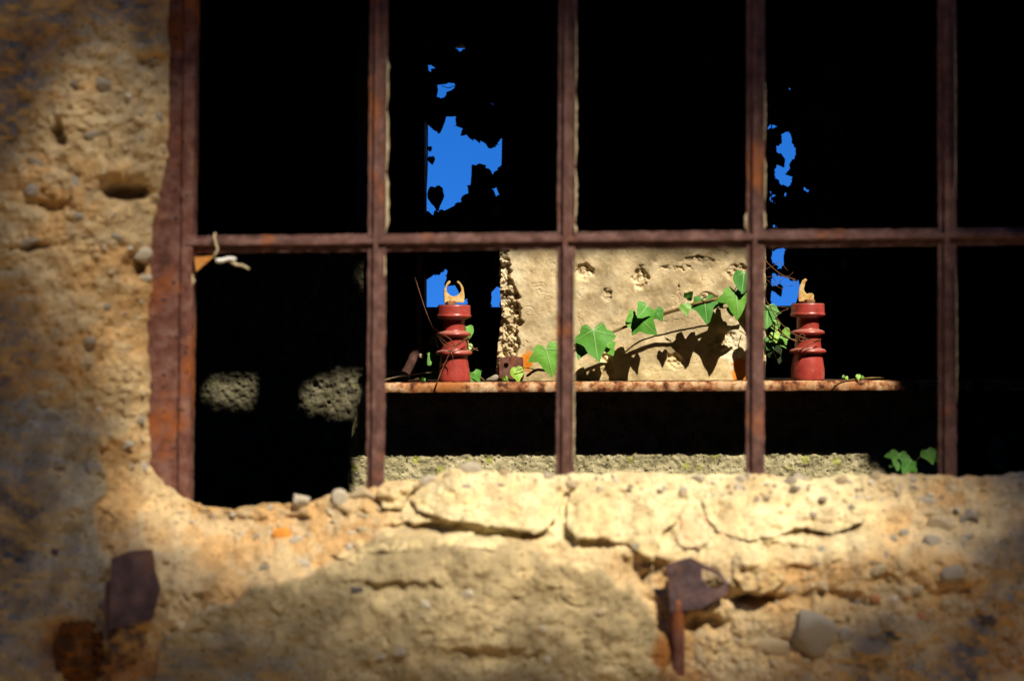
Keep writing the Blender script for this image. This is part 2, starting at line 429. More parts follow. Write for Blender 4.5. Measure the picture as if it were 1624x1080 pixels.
def skin(px, py, detail=True):
    """depth from the camera plane of the wall's skin, and its albedo"""
    sd, cx, cy = poly_sd(px, py, OPEN)
    near = np.abs(sd) < 30
    s2, c2x, c2y = poly_sd(px[near], py[near], OPEN_R)
    sd[near] = s2; cx[near] = c2x; cy[near] = c2y
    h = base_h(px, py, sd)
    mL = sstep(.5 - (poly_sd(px, py, MORTAR_L)[0] + 10 * fbm(px / 40, py / 40, 61, 3)) / 10)
    mB = sstep(.5 - (poly_sd(px, py, MORTAR_B)[0] + 12 * fbm(px / 45, py / 45, 64, 4)) / 12)
    det = .011 * mL + .013 * mB
    for (bx, by, rx, ry, a) in BUMPS:
        q = ((px - bx + 5 * vnoise(px / 14, py / 14, 40)) / rx) ** 2 + ((py - by + 4 * vnoise(px / 14, py / 14, 41)) / ry) ** 2
        det = det + a * np.exp(-q * q * .7)
    det = det + .0055 * fbm(px / 75, py / 75, 1, 4) + .0032 * fbm(px / 20, py / 20, 8, 4, .6) * (1 - .45 * np.maximum(mL, mB))
    n3 = vnoise(px / 11, py / 9, 20)
    det = det + .004 * np.maximum(0, n3 - .35) * (1 - .6 * mB)                    # grit standing out
    n4 = vnoise(px / 16 + 50, py / 13, 22)
    det = det - .007 * np.maximum(0, n4 - .55)                    # pits
    cr = np.abs(fbm(px / 130, py / 90, 70, 3))                         # cracks
    det = det - .004 * np.exp(-(cr / .012) ** 2) * (mB > .5)
    # albedo
    A = np.zeros(px.shape + (3,))
    ochre = np.array((.49, .31, .135)); sand = np.array((.53, .395, .21)); grey = np.array((.37, .315, .21)); olive = np.array((.37, .295, .16)); cream = np.array((.72, .62, .36)); rustc = np.array((.30, .11, .02))
    k = sstep(.5 + .9 * fbm(px / 90, py / 70, 80, 4))[..., None]
    A[:] = ochre * (1 - k) + sand * k
    g_ = sstep((fbm(px / 28, py / 24, 84, 3) - .15) / .5)[..., None] * .6
    A = A * (1 - g_) + np.array((.48, .39, .24)) * g_
    A = A * (1 - mL[..., None]) + grey * (1 + .25 * fbm(px / 30, py / 30, 88, 3)[..., None]) * mL[..., None]
    ol = olive * (1 + .24 * fbm(px / 60, py / 40, 92, 4)[..., None])
    A = A * (1 - mB[..., None]) + ol * mB[..., None]
    sill = (sstep((px - 560) / 160) * (1 - sstep((px - 1270) / 220)) * (1 - sstep((py - 850) / 60)))[..., None] * (.45 + .55 * sstep(.6 + fbm(px / 50, py / 30, 96, 3)))[..., None] * (1 - mB[..., None])
    A = A * (1 - sill) + cream * sill
    dark = sstep((-det - .008) / .015)[..., None]                    # deep hollows slightly darker
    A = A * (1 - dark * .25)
    for (sx, sy, rx, ry, s_) in [(110, 1020, 46, 44, .85), (190, 1060, 60, 25, .6), (1050, 1035, 14, 40, .9), (1100, 1075, 40, 14, .5), (1600, 1040, 50, 40, .5)]:
        q = ((px - sx + 10 * vnoise(px / 20, py / 20, 44)) / rx) ** 2 + ((py - sy) / ry) ** 2
        e = (np.exp(-q * q) * s_)[..., None]
        A = A * (1 - e) + rustc * e
    return h, det, sd, cx, cy, A

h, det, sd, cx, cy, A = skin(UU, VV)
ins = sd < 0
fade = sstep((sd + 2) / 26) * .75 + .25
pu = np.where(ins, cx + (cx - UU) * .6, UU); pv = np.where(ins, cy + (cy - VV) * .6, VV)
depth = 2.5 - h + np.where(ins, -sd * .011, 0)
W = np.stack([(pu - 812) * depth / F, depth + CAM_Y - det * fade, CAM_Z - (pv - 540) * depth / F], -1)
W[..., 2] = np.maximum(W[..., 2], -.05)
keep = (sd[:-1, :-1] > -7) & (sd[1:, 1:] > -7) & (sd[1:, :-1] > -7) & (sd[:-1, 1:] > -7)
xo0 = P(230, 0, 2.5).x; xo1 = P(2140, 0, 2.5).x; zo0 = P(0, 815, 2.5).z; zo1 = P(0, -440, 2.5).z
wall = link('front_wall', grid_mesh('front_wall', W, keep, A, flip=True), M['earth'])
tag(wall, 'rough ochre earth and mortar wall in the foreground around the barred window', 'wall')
SK = lambda px, py: float(skin_depth(px, py))
def skin_depth(px, py):
    hh, dd, ss, *_ = skin(np.array([[float(px)]]), np.array([[float(py)]]))
    return 2.5 - hh[0, 0] - dd[0, 0] * (sstep((ss[0, 0] + 2) / 26) * .75 + .25)
cm = MB()
def addbox(mb, a, b):
    me = box_mesh('t', a, b)
    mb.add([v.co.copy() for v in me.vertices], [tuple(p.vertices) for p in me.polygons])
    bpy.data.meshes.remove(me)
addbox(cm, (XL - .3, .062, .002), (xo0, .258, 3.0)); addbox(cm, (xo1, .062, .002), (XR + .3, .258, 3.0))
addbox(cm, (xo0, .064, .002), (xo1, .256, zo0 - .03)); addbox(cm, (xo0, .064, zo1), (xo1, .256, 3.0))
cm.build('wall_core', M['soot'], wall, sm=False)

def stone_mesh(seed, sub=3):
    bm = bmesh.new()
    bmesh.ops.create_icosphere(bm, subdivisions=sub, radius=1)
    r = random.Random(seed)
    planes = [Vector((r.gauss(0, 1), r.gauss(0, 1), r.gauss(0, 1))).normalized() for _ in range(9)]
    offs = [r.uniform(.38, .80) for _ in planes]
    for v in bm.verts:
        c = v.co
        for n_, o_ in zip(planes, offs):
            d_ = c.dot(n_) - o_
            if d_ > 0: c -= n_ * d_ * .97
        c *= 1 + r.uniform(-.05, .05)
    me = bpy.data.meshes.new('stone'); bm.to_mesh(me); bm.free(); smooth(me)
    return me
STONES = [stone_mesh(k) for k in range(8)]
def mat_copy_mesh(cache={}):
    pass
_sc = {}
def stone(px, py, w_, h_, m, parent, d=None, proud=.45, name='stone', seed=None, roll=None):
    r = random.Random(int(px * 7 + py * 13))
    k = (seed if seed is not None else r.randrange(8), m.name)
    if k not in _sc:
        me = STONES[k[0]].copy(); me.materials.clear(); me.materials.append(m); _sc[k] = me
    if d is None: d = SK(px, py); w_ *= 1.25; h_ *= 1.25; proud -= .05
    sx, sz = w_ / 2 * d / F, h_ / 2 * d / F
    sy = min(sx, sz) * .9
    p = P(px, py, d + sy * (1 - 2 * proud))
    o = bpy.data.objects.new(name, _sc[k]); C.objects.link(o)
    if parent is not None: o.parent = parent; o.location = p - world_loc(parent)
    else: o.location = p
    o.scale = (sx, sy, sz); o.rotation_euler = (r.uniform(-.25, .25), roll if roll is not None else r.uniform(-.4, .4), 0)
    return o
# stones and pebbles one can pick out in the wall: px, py, width, height, kind
for (sx, sy, sw, sh, k) in [
    (163, 138, 30, 24, 'grey'), (148, 213, 26, 24, 'grey'), (115, 135, 20, 18, 'grey'), (118, 290, 20, 22, 'grey'), (45, 303, 26, 26, 'grey'), (38, 385, 40, 16, 'grey'), (60, 258, 26, 22, 'grey'),
    (218, 402, 38, 30, 'pale'), (230, 440, 18, 16, 'pale'), (250, 185, 16, 22, 'grey'), (243, 312, 22, 20, 'tan'), (237, 95, 20, 14, 'grey'), (255, 235, 18, 18, 'tan'), (185, 292, 26, 14, 'grey'),
    (200, 706, 28, 14, 'pale'), (225, 740, 22, 16, 'pale'), (222, 668, 16, 14, 'grey'), (140, 540, 20, 16, 'grey'), (136, 578, 18, 14, 'tan'), (166, 485, 16, 14, 'grey'), (20, 205, 22, 40, 'grey'), (35, 660, 34, 26, 'grey'), (150, 745, 24, 18, 'grey'), (85, 690, 40, 22, 'grey'), (90, 735, 26, 20, 'grey'), (185, 375, 16, 12, 'grey'), (125, 345, 16, 14, 'grey'),
    (476, 797, 32, 26, 'pale'), (540, 792, 24, 30, 'pale'), (574, 786, 46, 24, 'tan'), (530, 830, 14, 12, 'tan'), (575, 820, 24, 18, 'tan'), (600, 812, 18, 14, 'tan'), (560, 846, 16, 12, 'pale'), (636, 788, 40, 30, 'pale'), (470, 858, 20, 14, 'pale'), (304, 829, 14, 10, 'pale'), (557, 872, 26, 18, 'pale'), (575, 840, 18, 14, 'tan'), (490, 850, 14, 10, 'tan'),
    (747, 746, 30, 22, 'pale'), (715, 757, 22, 14, 'tan'), (800, 752, 24, 14, 'tan'), (870, 757, 22, 13, 'pale'), (680, 764, 24, 18, 'pale'), (1250, 764, 22, 16, 'grey'), (1272, 758, 22, 14, 'pale'), (1175, 762, 20, 14, 'pale'), (1390, 758, 26, 18, 'tan'), (1330, 762, 22, 16, 'tan'), (1108, 762, 26, 16, 'pale'), (1085, 780, 18, 14, 'pale'),
    (635, 1032, 18, 26, 'grey'), (566, 938, 22, 16, 'dark'), (680, 985, 12, 14, 'tan'), (676, 960, 18, 14, 'pale'), (790, 995, 10, 10, 'pale'), (862, 997, 11, 14, 'pale'), (742, 943, 24, 14, 'pale'), (600, 1040, 24, 18, 'grey'), (250, 880, 10, 10, 'pale'), (480, 893, 22, 18, 'pale'), (418, 903, 30, 14, 'grey'), (90, 880, 26, 22, 'dark'), (138, 740, 16, 20, 'grey'), (870, 1048, 12, 16, 'pale'), (950, 970, 22, 14, 'tan'),
    (1380, 1026, 56, 40, 'tan'), (1235, 1030, 90, 40, 'tan'), (1110, 1035, 40, 60, 'tan'), (1512, 912, 34, 26, 'grey'), (1575, 955, 34, 26, 'dark'), (1535, 822, 30, 26, 'grey'), (1480, 862, 44, 22, 'grey'), (1435, 850, 26, 20, 'grey'), (1470, 795, 26, 22, 'pale'), (1498, 838, 50, 24, 'tan'), (1545, 1000, 20, 34, 'grey'), (1270, 905, 22, 20, 'dark'), (1360, 955, 22, 18, 'grey'), (1415, 855, 14, 14, 'grey'), (1305, 930, 22, 16, 'tan'), (1565, 985, 30, 20, 'dark'), (1420, 1005, 24, 18, 'dark'), (1450, 935, 24, 16, 'tan'), (1395, 905, 26, 18, 'tan'), (1340, 1010, 20, 26, 'grey'), (1500, 960, 26, 18, 'tan')]:
    stone(sx, sy, sw, sh, M['stone_' + k], wall, proud=.42 if k != 'dark' else .3)
for i, (sx, sy) in enumerate([(625, 790), (690, 778), (740, 772), (792, 768), (835, 782), (905, 772), (950, 776), (1000, 772), (1046, 780), (1160, 782), (1215, 790), (1260, 776), (1305, 790), (660, 770), (770, 800), (1010, 868), (984, 850), (1180, 900), (1290, 815), (1350, 805)]):
    stone(sx, sy, 12 + (i * 7) % 9, 9 + (i * 5) % 7, M[('stone_pale', 'stone_tan', 'stone_pale', 'stone_grey')[i % 4]], wall, d=SK(sx, sy) - (.012 if 640 < sx < 1070 and sy < 850 else .004), proud=.45)
stone(1285, 1003, 104, 74, M['stone_grey'], wall, d=SK(1285, 1003) - .004, proud=.32, seed=3, roll=.4)
stone(447, 851, 36, 24, M['orange'], wall, proud=.4, name='brick_fragment', seed=2)['label'] = 'bright orange brick fragment'
for (sx, sy, sw, sh) in [(1385, 945, 20, 20), (1455, 975, 26, 20)]:
    stone(sx, sy, sw, sh, M['brick'], wall, proud=.35, name='brick_fragment')

def slab(poly, thick, seed, m, parent, step=2.6, rim=16, name='mortar_slab', jag=4.0, tilt=(0, 0), cream=1.0):
    """a lump of mortar or brick sitting on the wall's skin: follows the skin, stands proud and falls off steeply at its rim"""
    rp = rough_poly(poly, 8, jag, seed)
    a = np.array(rp)
    gx = np.arange(a[:, 0].min() - 8, a[:, 0].max() + 8, step); gy = np.arange(a[:, 1].min() - 8, a[:, 1].max() + 8, step)
    X, Y = np.meshgrid(gx, gy)
    s_, c1, c2 = poly_sd(X, Y, rp)
    hh, dd, ss, *_ = skin(X, Y)
    inside = -s_
    t = 1 - np.exp(-np.maximum(inside, 0) / rim)
    cxm, cym = a[:, 0].mean(), a[:, 1].mean()
    lift = thick * (.55 + .45 * t) + thick * (tilt[0] * (X - cxm) / 100 + tilt[1] * (Y - cym) / 100)
    lift = lift + .0050 * fbm(X / 34, Y / 24, 200 + seed, 4) + .0024 * fbm(X / 9, Y / 8, 210 + seed, 3)
    lift = np.maximum(lift, .002)
    out = s_ > 0
    pu = np.where(out, c1 - (X - c1) * .35, X); pv = np.where(out, c2 - (Y - c2) * .35, Y)
    dp = 2.5 - hh - np.maximum(-.004, .45 * dd) - lift + np.where(out, s_ * .013 + .004, 0)
    V_ = np.stack([(pu - 812) * dp / F, dp + CAM_Y, CAM_Z - (pv - 540) * dp / F], -1)
    k_ = (s_[:-1, :-1] < 6) & (s_[1:, 1:] < 6) & (s_[1:, :-1] < 6) & (s_[:-1, 1:] < 6)
    if m is None:
        A_ = skin(X, Y)[5]
        e_ = (.18 + .60 * sstep(.55 + .8 * fbm(X / 40, Y / 28, 220 + seed, 4)) * sstep(inside / 10 + .2))[..., None] * cream
        yel = sstep(.3 + fbm(X / 30, Y / 22, 230 + seed, 3))[..., None] * .35
        base = np.array((.72, .60, .34)) * (1 - yel) + np.array((.58, .44, .14)) * yel
        A_ = A_ * (1 - e_) + base * e_
        return link(name, grid_mesh(name, V_, k_, A_, flip=True), M['earth'], parent)
    return link(name, grid_mesh(name, V_, k_, flip=True), m, parent)
slab([(648, 792), (664, 772), (700, 760), (745, 752), (800, 758), (862, 762), (893, 790), (884, 826), (856, 846), (806, 842), (752, 834), (700, 824), (662, 808)], .018, 1, None, wall, tilt=(0, .5))
slab([(896, 806), (902, 768), (960, 762), (1040, 764), (1068, 790), (1074, 826), (1052, 846), (1046, 868), (1036, 892), (1012, 882), (990, 862), (952, 852), (914, 858), (899, 836)], .013, 2, None, wall, tilt=(0, .4))
slab([(1162, 890), (1168, 870), (1190, 868), (1240, 866), (1256, 892), (1244, 924), (1206, 944), (1178, 938), (1164, 914)], .013, 3, None, wall, tilt=(0, .6), rim=26, cream=.7)
slab([(1118, 822), (1112, 790), (1150, 772), (1220, 772), (1260, 780), (1330, 782), (1380, 800), (1370, 828), (1320, 844), (1270, 838), (1235, 852), (1180, 858), (1140, 846)], .007, 4, None, wall, tilt=(0, .5), rim=30, cream=.8)
slab([(600, 770), (640, 764), (668, 768), (646, 788), (638, 810), (606, 806), (596, 788)], .014, 5, None, wall)
slab([(1078, 806), (1096, 796), (1112, 806), (1124, 830), (1128, 852), (1110, 868), (1084, 870), (1072, 852), (1080, 830)], .004, 6, M['brick_dusty'], wall, name='brick_fragment', jag=6, rim=26)['label'] = 'flat pinkish brick face between mortar slabs'
slab([(520, 880), (560, 858), (620, 844), (700, 846), (800, 852), (812, 872), (760, 876), (690, 870), (600, 880), (560, 896)], .006, 7, None, wall, jag=7, rim=26, cream=.8)
slab([(830, 874), (880, 880), (940, 900), (990, 935), (960, 944), (900, 930), (850, 905)], .006, 8, None, wall, jag=7, rim=26, cream=.8)

def crumbs():
    r = random.Random(77); pts = []
    while len(pts) < 420:
        t = r.random()
        if t < .6: px_, py_ = r.uniform(330, 1560), 0; py_ = 752 + (40 if px_ < 560 else 0) + abs(r.gauss(0, 34))
        elif t < .8: px_, py_ = r.uniform(1150, 1610), r.uniform(840, 1060)
        else: px_, py_ = r.uniform(150, 262), r.uniform(60, 760)
        pts.append((px_, py_))
    X_ = np.array([[p_[0] for p_ in pts]]); Y_ = np.array([[p_[1] for p_ in pts]])
    hh, dd, ss, *_ = skin(X_, Y_)
    mb = MB()
    for i, (px_, py_) in enumerate(pts):
        if ss[0, i] < 3: continue
        d_ = 2.5 - hh[0, i] - dd[0, i] * (sstep((ss[0, i] + 2) / 26) * .75 + .25)
        c_ = P(px_, py_, d_); sz = r.choice((2.5, 3, 4, 5, 6.5)) * d_ / F * r.uniform(.8, 1.2)
        ph = [r.uniform(.7, 1.2) for _ in range(8)]; rot = Matrix.Rotation(r.uniform(0, 6), 3, 'Y') @ Matrix.Rotation(r.uniform(0, 6), 3, 'X')
        V_ = [c_ + rot @ (Vector(q_) * sz * ph[k] * .62) for k, q_ in enumerate([(-1, -1, -1), (1, -1, -1), (1, 1, -1), (-1, 1, -1), (-1, -1, 1), (1, -1, 1), (1, 1, 1), (-1, 1, 1)])]
        mb.add(V_, [(0, 3, 2, 1), (4, 5, 6, 7), (0, 1, 5, 4), (1, 2, 6, 5), (2, 3, 7, 6), (3, 0, 4, 7)], r.choice((0, 0, 1, 2)))
    o = mb.build('grit', [M['stone_tan'], M['stone_pale'], M['stone_grey']], wall, sm=False); o['kind'] = 'stuff'
crumbs()

# ------------------------------------------------------------------ window grille: rusted T bars
grille = empty('window_grille', P(1100, 760, 2.5), 'rusted steel window grille of T bars set in the rough wall opening', 'window grille')
def profile_bar(name, a, b, prof, m, parent, seg=160, amp=.0006, seed=0, axis='v'):
    """sweep a cross-section (across, depth) from point a to b, edges eaten by rust"""
    V_ = []; n = len(prof)
    dr = (b - a).normalized()
    across = Vector((dr.z, 0, -dr.x)) if axis == 'v' else Vector((-dr.z, 0, dr.x))
    if axis == 'v' and across.x < 0: across = -across
    if axis == 'h' and across.z < 0: across = -across
    dep = Vector((0, 1, 0))
    L = (b - a).length
    for i in range(seg + 1):
        p = a.lerp(b, i / seg)
        s_ = L * i / seg
        for k, (u, v_) in enumerate(prof):
            nn = vnoise(np.array([s_ * 90 + k * 9.1]), np.array([seed * 5.3 + k]), 120)[0] + .7 * vnoise(np.array([s_ * 320 + k * 3.1]), np.array([seed * 2.3 + k]), 121)[0]
            n2 = vnoise(np.array([s_ * 140 + k * 5.1]), np.array([seed * 7.3 + k]), 122)[0]
            V_.append(p + across * (u + amp * nn) + dep * (v_ + amp * .7 * n2))
    Fc = [(i * n + k, i * n + (k + 1) % n, (i + 1) * n + (k + 1) % n, (i + 1) * n + k) for i in range(seg) for k in range(n)]
    Fc += [tuple(range(n)), tuple(range(seg * n, (seg + 1) * n))[::-1]]
    bm = bmesh.new()
    vs = [bm.verts.new(v) for v in V_]
    for f in Fc: bm.faces.new([vs[i] for i in f])
    bmesh.ops.recalc_face_normals(bm, faces=bm.faces[:])
    me = bpy.data.meshes.new(name); bm.to_mesh(me); bm.free(); smooth(me, False)
    return link(name, me, m, parent)
def tprof(l, r, rib0, rib1, proud=.006, th=.003, off=0.):
    px = 1 / 1240
    l, r, rib0, rib1 = l * px, r * px, rib0 * px, rib1 * px
    e = .0008
    return [(l, off + th), (l, off + e), (l + e, off), (rib0 - e, off), (rib0, off - e), (rib0 + e * .3, off - proud + e), (rib0 + e, off - proud), (rib1 - e, off - proud), (rib1 - e * .3, off - proud + e), (rib1, off - e), (rib1 + e, off), (r - e, off), (r, off + e), (r, off + th)]
VB = [(601, 595), (900.5, 896), (1199, 1197.5), (1502, 1503), (1802, 1806)]       # centre at py = 0 and at py = 770
for i, (t_, b_) in enumerate(VB):
    sl_ = (b_ - t_) / 770
    a = P(t_ + sl_ * -430, -430, 2.5); b = P(t_ + sl_ * 840, 840, 2.5)
    profile_bar('vertical_bar', a, b, tprof(-14.5, 14.5, -6, 2), M['rust'], grille, 300, seed=i)
for i, (l_, r_) in enumerate([(388, 370), (-62, -62)]):
    a = P(296, l_ , 2.5); b = P(2110, r_, 2.5)
    profile_bar('horizontal_bar', a, b, tprof(-13.5, 13.5, -2, 7, proud=.0066, off=.0015), M['rust'], grille, 420, seed=20 + i, axis='h')
# left jamb: an angle with a proud lip along the opening
a = P(317, -430, 2.5); b = P(299.5, 860, 2.5)
px1 = 1 / 1240
profile_bar('jamb', a, b, [(-78 * px1, .006), (-78 * px1, .001), (-19 * px1, .001), (-18 * px1, -.0035), (-16.5 * px1, -.0042), (-11 * px1, -.0045), (-6 * px1, -.004), (-1.2 * px1, -.0036), (0, -.0025), (0, .030), (-4 * px1, .030), (-4 * px1, .006)], M['rust_frame'], grille, 260, amp=.0005, seed=40)
profile_bar('jamb', P(2128, -430, 2.5), P(2128, 860, 2.5), [(-18 * px1, .03), (-18 * px1, -.004), (0, -.004), (60 * px1, .001), (60 * px1, .006), (0, .006), (-14 * px1, .03)], M['rust_frame'], grille, 80, seed=41)
# remains of putty along the bars
def putty(x0, y0, x1, y1, w_, seed, d=2.499):
    r = random.Random(seed)
    n = max(4, int(abs(y1 - y0) / 7)); mb = MB(); V_ = []
    for i in range(n + 1):
        t = i / n; e = min(1, 4 * t + .25, 4 * (1 - t) + .25)
        cxp = x0 + (x1 - x0) * t; w2 = w_ * e * r.uniform(.55, 1.1)
        y_ = y0 + (y1 - y0) * t
        V_ += [P(cxp, y_, d), P(cxp, y_, d - .0025 * e), P(cxp + w2 * .7, y_, d - .002 * e), P(cxp + w2, y_, d)]
    Fc = [(i * 4 + k, i * 4 + k + 1, i * 4 + k + 5, i * 4 + k + 4) for i in range(n) for k in range(3)]
    mb.add(V_, Fc)
    return mb.build('putty', M['putty'], grille)
for q in [(613.5, 90, 612.5, 172, 4.5), (613, 176, 612, 270, 5), (612, 276, 611.3, 370, 5.5), (913, 20, 912.5, 140, 3), (912.5, 150, 911.7, 262, 4), (912, 268, 911, 352, 4.5), (911, 356, 911, 372, 5),
          (1212, 130, 1211.6, 226, 3.6), (1212, 250, 1211.5, 320, 3.6), (1211, 334, 1210.8, 364, 5), (1184.5, 338, 1184.3, 366, -5), (909.5, 410, 909, 560, 3.5), (909, 570, 908.5, 740, 3), (304, 432, 303.5, 456, 6), (609.5, 405, 608.5, 440, 3.5), (1514, 40, 1514.5, 300, 3), (1515.5, 420, 1516.5, 640, 3)]:
    putty(*q, seed=int(q[0] + q[1]))

# litter caught at the corner of the grille
wd = MB()
V_ = [P(308, 408, 2.49), P(340, 406, 2.488), P(311, 431, 2.49), P(308, 408, 2.51), P(340, 406, 2.508), P(311, 431, 2.51)]
wd.add(V_, [(0, 2, 1), (3, 4, 5), (0, 1, 4, 3), (1, 2, 5, 4), (2, 0, 3, 5)])
o = wd.build('wood_wedge', M['wood'], None, sm=False)
tag(o, 'small orange wooden wedge stuck under the horizontal bar beside the left jamb', 'wedge')
pb = MB()
for k, (u0, v0, u1, v1) in enumerate([(342, 411, 374, 409)]):
    V_ = []
    for i in range(7):
        t = i / 6; x = u0 + (u1 - u0) * t
        for j, (dy, dz) in enumerate([(-1.5, .0), (2.5, -.003), (5.5, .001)]):
            V_.append(P(x, v0 + (v1 - v0) * t + dy * (1.15 - .5 * abs(t - .3)) + 1.2 * math.sin(7 * t), 2.485 + dz))
    pb.add(V_, [(i * 3 + j, i * 3 + j + 1, i * 3 + j + 4, i * 3 + j + 3) for i in range(6) for j in range(2)])
o = pb.build('paper_scrap', M['paper'], None)
sol = o.modifiers.new('thickness', 'SOLIDIFY'); sol.thickness = .0006
tag(o, 'curled white scrap hanging under the horizontal bar near the left jamb', 'scrap')
sb = MB(); sb.tube([P(364, 413, 2.487), P(375, 420, 2.484), (P(384, 421, 2.482)), P(395, 427, 2.480)], (.0022, .0012), 6, .15, dens=5)
o = sb.build('dry_stalk', M['straw'], None); tag(o, 'short pale dry stalk poking out below the white scrap', 'stalk')
sb = MB(); sb.tube([P(338, 408, 2.492), P(341, 404, 2.4885), P(345, 396, 2.4885), P(342, 386, 2.4885), P(340, 376, 2.4895), P(341, 371, 2.494), P(342, 372, 2.503)], (.0016, .0014), 6, .1, dens=5)
o = sb.build('string', M['straw'], None); tag(o, 'thin straw coloured string looped over the horizontal bar at left', 'string')

# ------------------------------------------------------------------ rusted iron brackets in the wall
def plate(poly, d, th, bend, m, name, parent, hole=None):
    bm = bmesh.new()
    pts = rough_poly(poly, 9, 1.0, 5)
    def pos(q):
        t = (q[0] - poly[0][0]) / 80
        return P(q[0], q[1], d + bend[0] * t + bend[1] * t * t)
    vs = [bm.verts.new(pos(q)) for q in pts]
    es = [bm.edges.new((vs[i], vs[(i + 1) % len(vs)])) for i in range(len(vs))]
    if hole:
        hv = [bm.verts.new(pos(q)) for q in rough_poly(hole, 5, .8, 6)]
        es += [bm.edges.new((hv[i], hv[(i + 1) % len(hv)])) for i in range(len(hv))]
    bmesh.ops.triangle_fill(bm, edges=es, use_beauty=True)
    ex = bmesh.ops.extrude_face_region(bm, geom=bm.faces[:])
    for v in [g_ for g_ in ex['geom'] if isinstance(g_, bmesh.types.BMVert)]:
        v.co.y += th
    bmesh.ops.recalc_face_normals(bm, faces=bm.faces[:])
    me = bpy.data.meshes.new(name); bm.to_mesh(me); bm.free(); smooth(me, False)
    return link(name, me, m, parent)
dl = SK(210, 940)
br1 = empty('wall_bracket', P(215, 950, dl), 'broken rusted iron plate jutting from the wall at lower left, whole with no hole', 'bracket', 'rusted brackets in the wall')
plate([(176, 884), (206, 874), (241, 871), (246, 905), (254, 934), (247, 962), (240, 984), (205, 990), (172, 998), (174, 940)], dl - .052, .005, (.006, .003), M['rust_plate'], 'plate', br1)
sh = MB(); addbox(sh, P(166, 925, dl - .046), P(190, 1002, dl + .03)); sh.build('shank', M['rust_plate'], br1, sm=False)
dl2 = SK(115, 1015)
o = slab([(84, 1020), (100, 988), (124, 976), (150, 984), (166, 1012), (168, 1046), (150, 1076), (110, 1086), (86, 1064)], .016, 11, M['rust_orange'], None, name='iron_stub', jag=6, rim=22)
tag(o, 'orange brown crust of rusted iron bulging from the lower left wall corner', 'iron stub')
dr_ = SK(1085, 930)
br2 = empty('wall_bracket', P(1085, 950, dr_), 'broken rusted iron plate on a thin upright pin, with a dark hole at its right', 'bracket', 'rusted brackets in the wall')
plate([(1056, 896), (1074, 889), (1096, 884), (1118, 896), (1140, 906), (1154, 922), (1155, 938), (1138, 950), (1112, 964), (1086, 968), (1063, 970), (1061, 930)], dr_ - .030, .005, (.0, .008), M['rust_plate'], 'plate', br2,
      hole=[(1113, 902), (1126, 906), (1140, 914), (1149, 926), (1138, 934), (1124, 930), (1114, 918)])
pn = MB(); pn.tube([P(1074, 950, dr_ - .022), P(1074, 985, dr_ - .020), P(1075, 1030, dr_ - .014), P(1076, 1100, dr_ - .008)], (.0085, .0085), 10, .06, 4, 5)
pn.build('pin', M['rust_frame'], br2)
sh = MB(); addbox(sh, P(1060, 925, dr_ - .024), P(1082, 966, dr_ + .03)); sh.build('shank', M['rust_plate'], br2, sm=False)

# ------------------------------------------------------------------ back of the room
D = 4.30
# lower wall: rough sheet over a core
def rough_sheet(name, x0, x1, y0, y1, d, step, amp, seed, m, parent=None, edge=None, col=None, feats=(), coarse=22):
    """rough vertical face seen between two pixels at distance d; edge: polygon that clips it, its rim turning back"""
    X, Y = np.meshgrid(np.arange(x0, x1 + step, step), np.arange(y0, y1 + step, step))
    dp = np.full(X.shape, d) - amp * fbm(X / coarse, Y / coarse, 300 + seed, 5, .58)
    for (bx, by, rx, ry, a) in feats:
        q = ((X - bx + 2 * vnoise(X / 6, Y / 6, 320)) / rx) ** 2 + ((Y - by + 2 * vnoise(X / 6, Y / 6, 321)) / ry) ** 2
        dp = dp + a * np.exp(-q * q)
    k_ = None; pu, pv = X, Y
    if edge is not None:
        s_, c1, c2 = poly_sd(X, Y, edge)
        out = s_ > 0
        pu = np.where(out, c1 - (X - c1) * .1, X); pv = np.where(out, c2 - (Y - c2) * .1, Y)
        dp = dp + np.where(out, s_ * .02, 0)
        k_ = (s_[:-1, :-1] < 4) & (s_[1:, 1:] < 4) & (s_[1:, :-1] < 4) & (s_[:-1, 1:] < 4)
    V_ = np.stack([(pu - 812) * dp / F, dp + CAM_Y, CAM_Z - (pv - 540) * dp / F], -1)
    cc = col(X, Y) if col else None
    return link(name, grid_mesh(name, V_, k_, cc, flip=True), m, parent)
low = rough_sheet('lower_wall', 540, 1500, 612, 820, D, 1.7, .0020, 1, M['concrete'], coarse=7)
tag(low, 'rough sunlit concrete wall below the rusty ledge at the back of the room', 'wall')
lc = MB(); yb = D + CAM_Y
addbox(lc, (P(560, 0, D).x, yb + .03, .061), (XR - .002, yb + .60, P(0, 612, D).z))
lc.build('wall_core', M['soot'], low, sm=False)
# left block, nearer by two centimetres
lb_edge = rough_poly([(-500, -300), (577, -300), (577, 400), (578, 560), (576, 600), (576, 622), (571, 640), (561, 664), (554, 720), (552, 900), (-500, 900)], 6, 1.4, 9)
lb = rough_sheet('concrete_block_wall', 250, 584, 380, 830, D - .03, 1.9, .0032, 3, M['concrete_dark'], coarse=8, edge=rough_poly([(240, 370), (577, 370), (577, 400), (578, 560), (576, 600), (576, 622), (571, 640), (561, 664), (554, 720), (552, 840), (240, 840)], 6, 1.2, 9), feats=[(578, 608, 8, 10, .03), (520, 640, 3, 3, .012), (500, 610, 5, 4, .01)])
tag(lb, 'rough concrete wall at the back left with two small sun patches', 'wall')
lk = MB(); addbox(lk, (XL + .002, yb + .012, .061), (P(566, 0, D).x, yb + .6, ZC - .004)); lk.build('wall_core', M['soot'], lb, sm=False)
